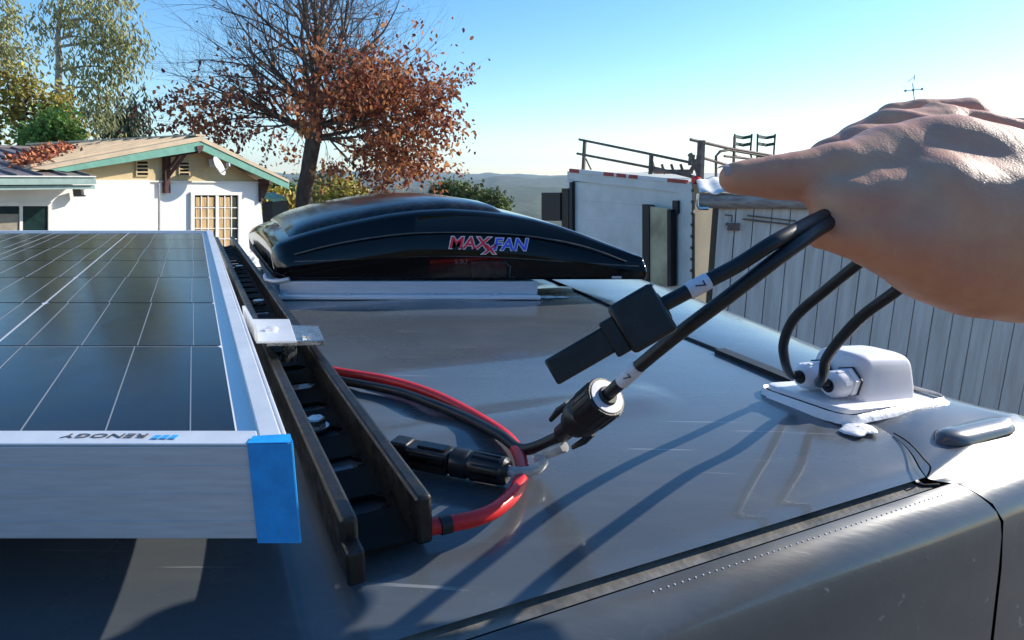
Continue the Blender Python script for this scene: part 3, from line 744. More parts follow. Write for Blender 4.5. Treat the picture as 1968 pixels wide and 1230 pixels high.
# separate sealant dab toward the corner
cb = A(.012, -.046, .1765); mb = MB(); rws = []
for i in range(7):
    f = i/6; rws.append([cb+U*(.015*math.cos(2*math.pi*k/16)*math.cos(f*1.5))*1.0+T*(.010*math.sin(2*math.pi*k/16)*math.cos(f*1.5)*(1+.3*math.sin(k*2)))+Vector((0, 0, .0026*math.sin(f*1.5))) for k in range(16)])
mb.grid(rws, close=True).build('sealant_dab', M['sealant'], box, smooth=60)

# dent-like black cap (rubber plug) on the roof beside the box
# ============================================================ CABLES AND CONNECTORS
CR = .0034
def cable(name, pts, r, m, label, cat, group=None, n=8, seg=14):
    c = cr(pts, n); o = MB().tube(c, r, seg).build(name, m, None, smooth=60, loc=c[0])
    tag(o, label, cat, group); return o
g1 = BX(-.0225, .037, .0152); g2_ = BX(-.0225, .013, .0152)
hold = D(1596, 402, .222)
# far gland -> behind the hand -> pinch -> wide connector
p1 = [g1, g1+Vector((-.009, -.003, .001)), D(1508, 690, .455), D(1507, 655, .43), D(1530, 608, .40), D(1590, 555, .37), D(1660, 498, .345), D(1735, 440, .325), D(1710, 398, .310), D(1655, 390, .302), D(1604, 406, .292), D(1500, 458, .266), D(1420, 508, .265), D(1360, 540, .265), D(1300, 572, .266), D(1262, 592, .267)]
cable('solar_cable', p1, [CR]*121, M['cable'], 'black cable from the far gland through the hand to the wide connector', 'cable', 'solar cables')
p2 = [g2_, g2_+Vector((-.008, -.003, .001)), D(1582, 722, .435), D(1588, 690, .415), D(1615, 652, .385), D(1660, 605, .36), D(1735, 548, .335), D(1795, 480, .325), D(1770, 425, .310), D(1690, 402, .302), D(1616, 416, .292), D(1520, 478, .267), D(1400, 570, .272), D(1300, 645, .288), D(1226, 706, .306), D(1186, 742, .318), D(1150, 775, .332)]
cable('solar_cable', p2, [CR]*129, M['cable'], 'black cable from the near gland through the hand to the round connector', 'cable', 'solar cables')
# printed labels wrapped round the cables
def wrap_label(a, b, name, txt, lab, roll):
    ax = (b-a); L = ax.length; o = MB().lathe([(0, CR+.0002), (0.0004, CR+.00045), (L-.0004, CR+.00045), (L, CR+.0002)], a, ax, 24).build(name, M['label_white'], None, smooth=40, loc=a)
    tag(o, lab, 'label', 'white cable labels')
    d = ax.normalized(); mid = (a+b)*.5; tocam = (Vector((0,0,CZ))-mid); tocam = (tocam-d*tocam.dot(d)).normalized()
    x = d.cross(tocam).normalized()
    text('label_print', txt, .0062, basis(mid+tocam*(CR+.0006), x, d), M['ink'], o, extrude=.00005)
a, b = D(1322, 561, .2658), D(1362, 539, .265); wrap_label(a, b, 'cable_label', '7', 'white printed label on the cable above the wide flat connector', 0)
a, b = D(1194, 735, .3155), D(1228, 704, .3055); wrap_label(a, b, 'cable_label', '7', 'white printed label on the cable above the round connector', 0)
# wide connector (square block with narrow tail)
wc = thing('solar_connector', 'black connector with square block and narrow tail hanging by its cable over the roof', 'connector', D(1225, 612, .268))
K = 1.22
bx0, bx1 = D(1274, 589, .2665), D(1160, 655, .270); ax = (bx1-bx0).normalized(); tocam = (Vector((0,0,CZ))-bx0); tocam = (tocam-ax*tocam.dot(ax)).normalized(); side = ax.cross(tocam)
mtx = basis(bx0, ax, side)
def kb(x0, y0, z0, x1, y1, z1): return MB().box((x0*K, y0*K, z0*K), (x1*K, y1*K, z1*K), mtx)
kb(.0002, -.0095, -.009, .0175, .0095, .009).build('connector_nut', M['black_plastic'], wc, bevel=.0018, fixn=True, smooth=40)
for k in range(-2, 3): kb(.003, k*.0035-.0006, .0089, .0155, k*.0035+.0006, .0097).build('grip_rib', M['black_plastic'], wc)
kb(.0170, -.0078, -.006, .023, .0062, .007).build('connector_collar', M['black_plastic'], wc, bevel=.001, fixn=True)
kb(.0220, -.0056, -.0052, .0465, .0046, .0054).build('connector_tail', M['black_plastic'], wc, bevel=.0012, fixn=True, smooth=40)
MB().lathe([(-.0008, .0065), (.0003, .0068)], bx0, ax, 20).build('cable_seal', M['rubber'], wc, smooth=40)
kb(-.0005, .0080, -.0085, .0002, .0092, .0085).build('end_shim', M['label_white'], wc)
# round connector
rc = thing('solar_connector', 'black round connector with pale end face hanging just above the roof', 'connector', D(1110, 800, .34))
r0 = D(1166, 762, .326); r1 = D(1062, 848, .368); ax = (r1-r0).normalized()
pf = [(0, .0112), (.0007, .0118), (.018, .0118), (.0195, .0107), (.0215, .0116), (.028, .0112), (.029, .0092), (.034, .0088)]
MB().lathe(pf, r0, ax, 32).build('connector_body', M['black_plastic'], rc, smooth=35)
MB().lathe([(-.0006, .0070), (-.0005, .0098), (.0001, .0099)], r0, ax, 32).build('end_face', M['label_white'], rc, smooth=35)
MB().lathe([(-.0025, .0050), (-.0007, .0056)], r0, ax, 24).build('cable_seal', M['rubber'], rc, smooth=35)
x = ax.orthogonal().normalized(); y = ax.cross(x)
for k in range(18):
    a = k*math.pi/9; rad = x*math.cos(a)+y*math.sin(a); q = r0+rad*.0118+ax*.002
    MB().bar(q, q+ax*.0145, .0014, .0007, up=rad).build('grip_rib', M['black_plastic'], rc)
tc = (Vector((0,0,CZ))-r0); tc = (tc-ax*tc.dot(ax)).normalized(); sd = ax.cross(tc)
for sg in (-1, 1):
    q = r0+ax*.027+sd*sg*.0100
    MB().tube([q, q+ax*.010+sd*sg*.0012, q+ax*.021+sd*sg*.0002], [.0026, .0022, .0014], 8).build('latch_tine', M['black_plastic'], rc, smooth=60)
MB().lathe([(.030, .0066), (.0365, .0066)], r0, ax, 20).build('red_ring', M['red_cable'], rc, smooth=40)
MB().lathe([(.0355, .0056), (.048, .0054), (.0495, .0044)], r0, ax, 20).build('pin_housing', M['black_plastic'], rc, smooth=40)
PE = r0+ax*.049; ax_r = ax.copy()
# lying connector on the roof
lc = thing('solar_connector', 'black coupled connector lying on the roof inside the red cable loop', 'connector', H(860, 870, .166))
l0 = H(757, 862, .163); l1 = H(978, 905, .165); ax = (l1-l0).normalized(); Lc = (l1-l0).length
upv = Vector((0,0,1)); sd = ax.cross(upv).normalized(); mt = basis(l0, ax, -sd)
mb = MB(); mb.box((0, -.0062, -.0078), (Lc*.16, .0062, .0072), mt); mb.build('locking_tab', M['black_plastic'], lc, bevel=.0015, fixn=True, smooth=40)
mb = MB(); mb.box((Lc*.14, -.0074, -.0082), (Lc*.52, .0074, .0058), mt); mb.build('connector_body', M['black_plastic'], lc, bevel=.002, fixn=True, smooth=40)
for sg in (-1, 1): MB().box((Lc*.20, sg*.0076-.0012, -.002), (Lc*.50, sg*.0076+.0012, .0035), mt).build('latch_tine', M['gloss_black'], lc, bevel=.0006)
MB().box((Lc*.24, -.004, .0056), (Lc*.48, .004, .0072), mt).build('top_rib', M['gloss_black'], lc, bevel=.0006)
MB().lathe([(Lc*.52, .0066), (Lc*.54, .0088), (Lc*.66, .0088), (Lc*.68, .0078), (Lc*.71, .0090), (Lc*.97, .0084), (Lc, .0066)], l0-Vector((0,0,.0008)), ax, 28).build('cap_nut', M['black_plastic'], lc, smooth=35)
for k in range(12):
    a = k*math.pi/6; rad = upv*math.cos(a)+sd*math.sin(a); q = l0-Vector((0,0,.0008))+rad*.0087+ax*Lc*.72
    MB().bar(q, q+ax*Lc*.22, .0016, .0009, up=rad).build('grip_rib', M['gloss_black'], lc)
# clear sleeved lead curling from the lying connector up to the round one
sl_ = [l1-ax*.004, H(1000, 909, .165), H(1030, 902, .1655), H(1043, 888, .165), H(1036, 878, .166), PE+Vector((.002,-.004,-.006))]
cable('sleeved_lead', sl_, .0034, M['clear'], 'pale translucent lead curling out of the connector lying on roof', 'cable')
# red cable loop
rd = [H(622, 709, .168), H(643, 714, .168), H(743, 731, .168), (H(820, 754, .168)), H(883, 783, .168), H(958, 828, .168), H(992, 862, .168), H(1004, 905, .168), H(990, 945, .168), H(955, 978, .168), H(915, 996, .168), H(866, 1006, .168), H(820, 1014, .168)]
cable('red_cable', rd, .0042, M['red_cable'], 'red cable curving in a loop on the grey roof', 'cable', n=10, seg=18)
MB_ = MB().lathe([(0, .0046), (.0055, .0046)], H(846, 1011, .1675), (H(862,1007,.1675)-H(846, 1011, .1675)), 20)
o = MB_.build('cable_ferrule', M['black_plastic'], None, smooth=40, loc=H(846, 1011, .1675)); tag(o, 'short black sleeve on the red cable at the rail end', 'cable sleeve')
bk = [H(634, 729, .1675), H(663, 733, .1675), H(760, 752, .168), H(820, 772, .167), H(890, 800, .167), H(960, 836, .166), H(1005, 864, .166), PE+ax_r*.006, PE-ax_r*.004]
cable('black_lead', bk, .0037, M['cable'], 'black cable beside the red one running to the round connector', 'cable', n=10)

# ============================================================ HOUSE
HW = Wall(-8.0, 11.27, .48, .877)       # gable wall plane
house = thing('house', 'white stucco bungalow with green gable trim and cream gable', 'house', (-6.9, 13.2, 0))
rdir = Vector((-.877, .48, 0)); nrm = Vector((.877, -.48, 0))
WP_ = lambda px, py, off=0: HW.P(px, py, off)
def poly_wall(mb, pts, off0, off1):       # prism on the gable wall plane from px,py outline
    f = [WP_(a, b, 0)+HW.n*off1 for a, b in pts]; k = [WP_(a, b, 0)+HW.n*off0 for a, b in pts]; n = len(pts)
    mb.add(f+k, [tuple(range(n))]+[tuple(range(n, 2*n))[::-1]]+[(i, (i+1) % n, n+(i+1) % n, n+i) for i in range(n)]); return mb
def vert(p, z): return Vector((p.x, p.y, z))
# stucco wall (down to the ground)
pL, pR = WP_(118, 348), WP_(498, 350); zt = CZ-.01
mb = MB(); mb.hull8([vert(pL, 0), vert(pR, 0), vert(pR, 0)+rdir*6, vert(pL, 0)+rdir*6], [vert(pL, zt), vert(pR, zt), vert(pR, zt)+rdir*6, vert(pL, zt)+rdir*6])
mb.build('wall', M['stucco'], house, fixn=True)
mb = MB(); poly_wall(mb, [(296, 352), (299, 352), (299, 470), (296, 470)], .125, .16); mb.build('corner_strip', mat('grey joint', (.3, .3, .3), .8), house, fixn=True)
# cream gable
mb = MB(); poly_wall(mb, [(150, 347), (497, 349), (470, 334), (386, 276), (250, 292), (150, 312)], -.12, .012); mb.build('gable', M['cream'], house, fixn=True)
mb = MB(); poly_wall(mb, [(180, 346), (498, 349), (498, 352), (180, 349)], .013, .05); mb.build('ledge', M['window_white'], house, fixn=True)
# rake boards (green) out on the overhang plane, at +.35 m
OV = .38
def over(px, py, off=OV): return WP_(px, py, off)
def slab(mb, a, b, c, d, th):            # four pts + thickness along -normal(depth)
    k = rdir*th; f = [a, b, c, d]; return mb.add(f+[p+k for p in f], [(0,1,2,3),(7,6,5,4),(0,4,5,1),(1,5,6,2),(2,6,7,3),(3,7,4,0)])
mb = slab(MB(), over(90, 325), over(388, 271), over(388, 289), over(130, 330), .04); mb.build('rake_board', M['green_trim'], house, fixn=True)
mb = slab(MB(), over(388, 271), over(556, 350), over(556, 364), over(388, 289), .04); mb.build('rake_board', M['green_trim'], house, fixn=True)
# roof slopes: near slope (tan part + brown part) and far slope
rl = over(60, 323); pk = over(386, 262); rr_ = over(556, 346)
tl = Vector((0, 0, -.06))
def roofslab(name, m, e0, r0, r1, e1):
    return MB().add([e0, r0, r1, e1, e0+tl, r0+tl, r1+tl, e1+tl], [(0,1,2,3),(7,6,5,4),(0,4,5,1),(1,5,6,2),(2,6,7,3),(3,7,4,0)]).build(name, m, house, fixn=True)
roofslab('roof', M['tan_metal'], rl, pk, pk+rdir*4.2, rl+rdir*4.2)
roofslab('roof', M['tan_metal'], rr_, pk, pk+rdir*7, rr_+rdir*7)
MB().bar(pk+Vector((0,0,.02)), pk+rdir*7+Vector((0,0,.02)), .22, .04).build('ridge_cap', M['tan_metal'], house)
mb = slab(MB(), over(60, 323, OV+.02), over(386, 262, OV+.02), over(386, 271, OV+.02), over(90, 326, OV+.02), .05); mb.build('roof_edge_trim', M['tan_metal'], house, fixn=True)
mb = slab(MB(), over(386, 262, OV+.02), over(556, 346, OV+.02), over(556, 351, OV+.02), over(386, 271, OV+.02), .05); mb.build('roof_edge_trim', M['tan_metal'], house, fixn=True)
for i in range(9):                       # standing seams on the tan slope, running up the slope
    q = rdir*(.25+i*.45); MB().bar(rl+q+Vector((0,0,.02)), pk+q+Vector((0,0,.02)), .05, .045).build('roof_seam', M['tan_metal'], house)
# soffit under the right overhang
mb = slab(MB(), WP_(386, 282, .02), WP_(386, 282, OV-.02), over(540, 357, OV-.02), WP_(545, 356, .02), .0); 
MB().add([WP_(386, 281, .03), over(386, 281, OV-.03), over(548, 357, OV-.03), WP_(552, 356, .03)], [(0,1,2,3)]).build('soffit', M['soffit'], house)
# king post bracket
mb = MB(); poly_wall(mb, [(311, 296), (321, 296), (321, 371), (311, 371)], .013, .12); mb.build('bracket_post', M['brown_wood'], house, fixn=True)
a = WP_(318, 346, .08); b = WP_(356, 296, .30); MB().bar(a, b, .06, .07).build('bracket_brace', M['brown_wood'], house)
a = WP_(318, 334, .08); b = WP_(345, 297, .28); MB().bar(a, b, .05, .05).build('bracket_brace', M['brown_wood'], house)
a = WP_(318, 297, .05); b = over(384, 288, OV-.05); MB().bar(a, b, .10, .12).build('bracket_beam', M['brown_wood'], house)
mb = slab(MB(), over(376, 281), over(390, 279), over(388, 288), over(380, 295), -.03); mb.build('beam_end', M['brown_wood'], house, fixn=True)
mb = MB(); poly_wall(mb, [(496, 344), (510, 344), (512, 356), (500, 388), (497, 388)], .0, .09); mb.build('corner_bracket', M['brown_wood'], house, fixn=True)
a = WP_(500, 350, .05); b = over(520, 350); MB().bar(a, b, .08, .1).build('bracket_beam', M['brown_wood'], house)
# gable vents
for x0, x1, y0, y1 in ((260, 283, 309, 338), (342, 362, 311, 338)):
    v = thing('vent', 'x', 'x', WP_((x0+x1)/2, (y0+y1)/2)); del v['label'], v['category']; v.parent = house; v.location -= house.location
    def vb(mb, name, m, par=v, hs=house):
        off = par.location+hs.location; me = bpy.data.meshes.new(name); me.from_pydata([tuple(Vector(q)-off) for q in mb.v], [], mb.f); me.materials.append(m)
        o = bpy.data.objects.new(name, me); COL.objects.link(o); o.parent = par; return o
    vb(poly_wall(MB(), [(x0, y1), (x1, y1), (x1, y0), (x0, y0)], .0125, .02), 'opening', M['dark'])
    for k in range(5):
        yy = y0+(y1-y0)*k/4; vb(poly_wall(MB(), [(x0-1, yy+1.3), (x1+1, yy+1.3), (x1+1, yy-1.3), (x0-1, yy-1.3)], .021, .05), 'slat', M['cream'])
    for xx in (x0, x1): vb(poly_wall(MB(), [(xx-1.2, y1), (xx+1.2, y1), (xx+1.2, y0), (xx-1.2, y0)], .021, .048), 'frame', M['cream'])
# window with grid
def subgroup(name, parent, loc):
    v = bpy.data.objects.new(name, None); COL.objects.link(v); v.parent = parent; v.location = loc-parent.location; return v
def subbuild(mb, name, m, par):
    off = par.location+par.parent.location; me = bpy.data.meshes.new(name); me.from_pydata([tuple(Vector(q)-off) for q in mb.v], [], mb.f); me.materials.append(m)
    bm = bmesh.new(); bm.from_mesh(me); bmesh.ops.recalc_face_normals(bm, faces=bm.faces); bm.to_mesh(me); bm.free()
    o = bpy.data.objects.new(name, me); COL.objects.link(o); o.parent = par; return o
def wrect(x0, y0, x1, y1, o0, o1): return poly_wall(MB(), [(x0, y1), (x1, y1), (x1, y0), (x0, y0)], o0, o1)
win = subgroup('window', house, WP_(412, 420))
subbuild(wrect(368, 376, 458, 470, .004, .012), 'opening', M['dark'], win)
for (x0, y0, x1, y1) in ((364, 369, 462, 375), (364, 375, 371, 475), (455, 375, 461, 475)): subbuild(wrect(x0, y0, x1, y1, .004, .06), 'frame', M['window_white'], win)
subbuild(wrect(412, 375, 418, 475, .013, .05), 'mullion', M['window_white'], win)
cols_ = [(375, 384), (386, 397), (399, 410), (420, 429), (431, 442), (444, 453)]
for i, (x0, x1) in enumerate(cols_):
    for j, yy in enumerate((379, 400, 420, 440, 460)):
        mm = M['curtain'] if i != 5 else M['glass_dark']
        subbuild(wrect(x0, yy, x1, yy+18.3, .016+.002*(i % 2), .020+.002*(i % 2)), 'pane', mm, win)
for xx in (385, 398, 430, 443): subbuild(wrect(xx-.9, 376, xx+.9, 475, .024, .038), 'muntin', M['window_white'], win)
for yy in (399, 419, 439, 459): subbuild(wrect(371, yy-.9, 454, yy+.9, .0245, .0375), 'muntin', M['window_white'], win)
# left wing: brown standing-seam roof, gutter, shaded wall with windows
e0 = HW.P(182, 343, .80); e0.z = CZ+.03
ed = -HW.d if HW.d.y > 0 else HW.d
en = nrm
MS = .166
def wroof(q, t):       # q metres along the eave toward the camera, t up the slope
    p = e0+ed*q+rdir*t; p.z = CZ+.04+MS*t; return p
def valley(f):
    p = rl.lerp(pk, f); q = (p-e0).dot(ed); z = p.z-CZ; return wroof(q, (z-.04)/MS)
TT = 3.5; ft = max(0, min(1, (.04+MS*TT-(rl.z-CZ))/(pk.z-rl.z)))
poly = [wroof(0, 0), wroof(0, .95), valley(0), valley(ft), wroof(5, TT), wroof(5, 0)]
dn_ = Vector((0, 0, -.05)); n6 = len(poly)
MB().add(poly+[p+dn_ for p in poly], [tuple(range(n6)), tuple(range(n6, 2*n6))[::-1]]+[(i, (i+1) % n6, n6+(i+1) % n6, n6+i) for i in range(n6)]).build('wing_roof', M['brown_metal'], house, fixn=True)
for i in range(-9, 13):
    q = i*.36+.05
    if q >= 0: t0, t1 = 0, TT
    else:
        qs = [(valley(f/20)-e0).dot(ed) for f in range(21)]; t0 = None
        for f in range(21):
            if f/20 <= ft and qs[f] <= q: t0 = (valley(f/20).z-CZ-.04)/MS; break
        if t0 is None: continue
        t1 = TT
    MB().bar(wroof(q, t0)+Vector((0,0,.02)), wroof(q, t1)+Vector((0,0,.02)), .035, .04).build('roof_seam', M['brown_metal'], house)
MB().bar(wroof((valley(ft)-e0).dot(ed), TT)+Vector((0,0,.02)), wroof(5, TT)+Vector((0,0,.02)), .2, .05).build('ridge_cap', M['brown_metal'], house)
for (za, zb2, of) in ((.035, -.085, .03), (-.10, -.165, -.03)):
    a = Vector((e0.x, e0.y, CZ+za))+en*of; b = a+ed*5
    a2 = Vector((a.x, a.y, CZ+zb2)); b2 = Vector((b.x, b.y, CZ+zb2)); q = -en*.10
    MB().hull8([a2, b2, b2+q, a2+q], [a, b, b+q, a+q]).build('gutter' if za > 0 else 'fascia', M['green_gutter'], house, fixn=True)
a = Vector((e0.x, e0.y, CZ+.045))+en*.035; MB().bar(a, a+ed*5, .05, .02).build('gutter_lip', M['window_white'], house)
# wing wall (shaded by the eave), 0.55 m behind the gutter
WW = Wall(HW.o.x+nrm.x*.13, HW.o.y+nrm.y*.13, HW.d.x, HW.d.y)
def wwr(x0, y0, x1, y1, o0, o1, mb=None):
    mb = mb or MB(); f = [WW.P(a, b)+WW.n*o1 for a, b in ((x0,y1),(x1,y1),(x1,y0),(x0,y0))]; k = [WW.P(a, b)+WW.n*o0 for a, b in ((x0,y1),(x1,y1),(x1,y0),(x0,y0))]
    return mb.add(f+k, [(0,1,2,3),(7,6,5,4),(0,4,5,1),(1,5,6,2),(2,6,7,3),(3,7,4,0)])
a = WW.P(294, 400); b = a+ed*9; q = -en*.12
MB().hull8([vert(a, 0), vert(b, 0), vert(b, 0)+q, vert(a, 0)+q], [vert(a, CZ-.012), vert(b, CZ-.012), vert(b, CZ-.012)+q, vert(a, CZ-.012)+q]).build('wing_wall', M['stucco'], house, fixn=True)
MB().hull8([vert(e0, CZ-.165)-en*.1, vert(e0, CZ-.165)+ed*5-en*.1, vert(e0, CZ-.06)+ed*5-en*.66, vert(e0, CZ-.06)-en*.66], [vert(e0, CZ-.14)-en*.1, vert(e0, CZ-.14)+ed*5-en*.1, vert(e0, CZ-.04)+ed*5-en*.66, vert(e0, CZ-.04)-en*.66]).build('wing_soffit', M['stucco'], house, fixn=True)
for k, (x0, x1) in enumerate(((-60, 35), (43, 90))):
    wg = subgroup('window', house, WW.P((x0+x1)/2, 420))
    subbuild(wwr(x0, 396, x1, 470, .004, .02), 'pane', M['glass_dark'], wg)
    subbuild(wwr(x0-6, 388, x1+6, 396, .004, .05), 'frame', M['window_white'], wg)
    subbuild(wwr(x1, 396, x1+6, 470, .004, .05), 'frame', M['window_white'], wg)
    if k == 0: subbuild(wwr(x0, 411, x1, 470, .021, .03), 'blind', mat('tan blind', (.30, .26, .2), .8), wg)
# wall lamp near the wing corner
lamp = subgroup('wall_lamp', house, WP_(153, 370, .2)); a = WP_(153, 369, .30)
subbuild(MB().box((a.x-.08, a.y-.06, a.z-.08), (a.x+.06, a.y+.06, a.z+.05)), 'lamp_body', mat('grey lamp', (.1, .1, .1), .6), lamp)
subbuild(MB().box((a.x+.062, a.y-.05, a.z-.05), (a.x+.11, a.y+.05, a.z+.04)), 'lamp_lens', M['dish'], lamp)
# leaf drift on the roof valley
def leaf_quads(cs, size, rand=.5, droop=0., aspect=.5):
    n = len(cs); cs = np.array(cs, dtype=float)
    d = rng.normal(size=(n, 3)); d /= np.linalg.norm(d, axis=1)[:, None]
    if droop: d = d*(1-droop)+np.array([0, 0, -1])*droop; d /= np.linalg.norm(d, axis=1)[:, None]
    e = rng.normal(size=(n, 3)); e -= d*(e*d).sum(1)[:, None]; e /= np.linalg.norm(e, axis=1)[:, None]
    nn = np.cross(d, e)
    L = size*(1-rand+2*rand*rng.random(n))[:, None]; Wd = L*aspect
    # six-sided curled leaf: base, 2 side, 2 side, tip
    P0 = cs; P1 = cs+d*L*.35+e*Wd*.5+nn*L*.10; P2 = cs+d*L*.75+e*Wd*.38+nn*L*.06; P3 = cs+d*L-nn*L*.08; P4 = cs+d*L*.75-e*Wd*.38+nn*L*.06; P5 = cs+d*L*.35-e*Wd*.5+nn*L*.10
    V = np.stack([P0, P1, P2, P3, P4, P5], 1).reshape(-1, 3)
    b = np.arange(n)[:, None]*6
    F = np.concatenate([b+np.array([0, 1, 2, 3]), b+np.array([0, 3, 4, 5])], 0)
    return V, F
def leaf_mesh(name, V, F, m, parent=None, kind=None, smooth=False):
    me = bpy.data.meshes.new(name); off = np.array(parent.location if parent is not None else (0, 0, 0))
    V = V-off; me.vertices.add(len(V)); me.vertices.foreach_set('co', V.ravel())
    me.loops.add(F.size); me.loops.foreach_set('vertex_index', F.ravel().astype(np.int32))
    me.polygons.add(len(F)); me.polygons.foreach_set('loop_start', (np.arange(len(F))*4).astype(np.int32)); me.polygons.foreach_set('loop_total', np.full(len(F), 4, np.int32))
    me.update(calc_edges=True); me.validate(); me.materials.append(m)
    o = bpy.data.objects.new(name, me); COL.objects.link(o)
    if parent is not None: o.parent = parent
    if kind: o['kind'] = kind
    return o
cs = []
for i in range(1500):
    f = random.random()*ft; p = valley(f)+HW.d*random.gauss(.02, .10)+rdir*random.gauss(0, .28)+Vector((0, 0, abs(random.gauss(.04, .05)))); cs.append(tuple(p))
V, F = leaf_quads(cs, .085, aspect=.6); lf = leaf_mesh('fallen_leaves', V, F, M['leaf_fallen'], kind='stuff')
lf['label'] = 'drift of red brown fallen leaves on the house roof'; 

# satellite dish on the gable
ds = thing('satellite_dish', 'small pale satellite dish mounted under the green gable edge', 'satellite dish', WP_(420, 320, .3))
dc = WP_(424, 318, .55); dn = Vector((.93, .05, .35)).normalized(); rws = []
xx = dn.orthogonal().normalized(); yy = dn.cross(xx)
for i in range(7):
    r = .21*i/6; rws.append([dc+dn*(r*r*1.1-.08)+(xx*math.cos(2*math.pi*k/24)+yy*math.sin(2*math.pi*k/24))*r for k in range(24)])
o = MB().grid(rws, close=True).build('reflector', M['dish'], ds, smooth=80); sm = o.modifiers.new('t', 'SOLIDIFY'); sm.thickness = .01
MB().tube([dc-dn*.08, WP_(412, 318, .3), WP_(408, 305, .1)], .02, 8).build('mount_arm', M['dish'], ds, smooth=60)
MB().tube([dc-dn*.05+Vector((0,0,-.17)), dc+dn*.16+Vector((0,0,-.10))], .012, 6).build('feed_arm', M['dish'], ds, smooth=60)
q = dc+dn*.17; MB().box((q.x-.03, q.y-.03, q.z-.08), (q.x+.03, q.y+.03, q.z-.01)).build('receiver', M['dish'], ds)
q = WP_(408, 312, .12); MB().box((q.x-.06, q.y-.05, q.z-.1), (q.x+.06, q.y+.05, q.z+.08)).build('mount_plate', M['dish'], ds, bevel=.02)

# ============================================================ TREES
def branch_tree(root, base, fork, r0, limbs, seed, lv=4, twig_r=.006):
    rn = random.Random(seed); segs = []; tips = []
    def grow(p, d, L, r, level):
        n = 4; pts = [p]; rr = [r]
        for i in range(n):
            d = (d+Vector((rn.gauss(0, .13), rn.gauss(0, .13), rn.gauss(.03, .10)))).normalized(); p = p+d*(L/n)
            pts.append(p); rr.append(r*(1-.6*(i+1)/n))
        segs.append((pts, rr, level))
        if level >= 3: tips.extend([(q, level) for q in pts[1:]])
        if level < lv:
            k = 6 if level == 0 else (rn.choice((2, 3)) if level < 3 else 2)
            for j in range(k):
                f = .25+.75*(j+.5*rn.random())/k; q = pts[min(n, int(f*n)+0)]; rj = rr[min(n, int(f*n))]
                ax = Vector((rn.gauss(0, 1), rn.gauss(0, 1), rn.gauss(.05, .8))).normalized()
                nd = (d*1.0+ax*.85).normalized()
                grow(q, nd, L*(.62+.2*rn.random()), max(twig_r*.5, rj*.62), level+1)
            grow(p, (d+Vector((rn.gauss(0, .2), rn.gauss(0, .2), 0))).normalized(), L*.65, max(twig_r*.5, rr[-1]*.9), level+1)
    for (q, d, L, r) in limbs: grow(q, Vector(d).normalized(), L, r, 0)
    return segs, tips
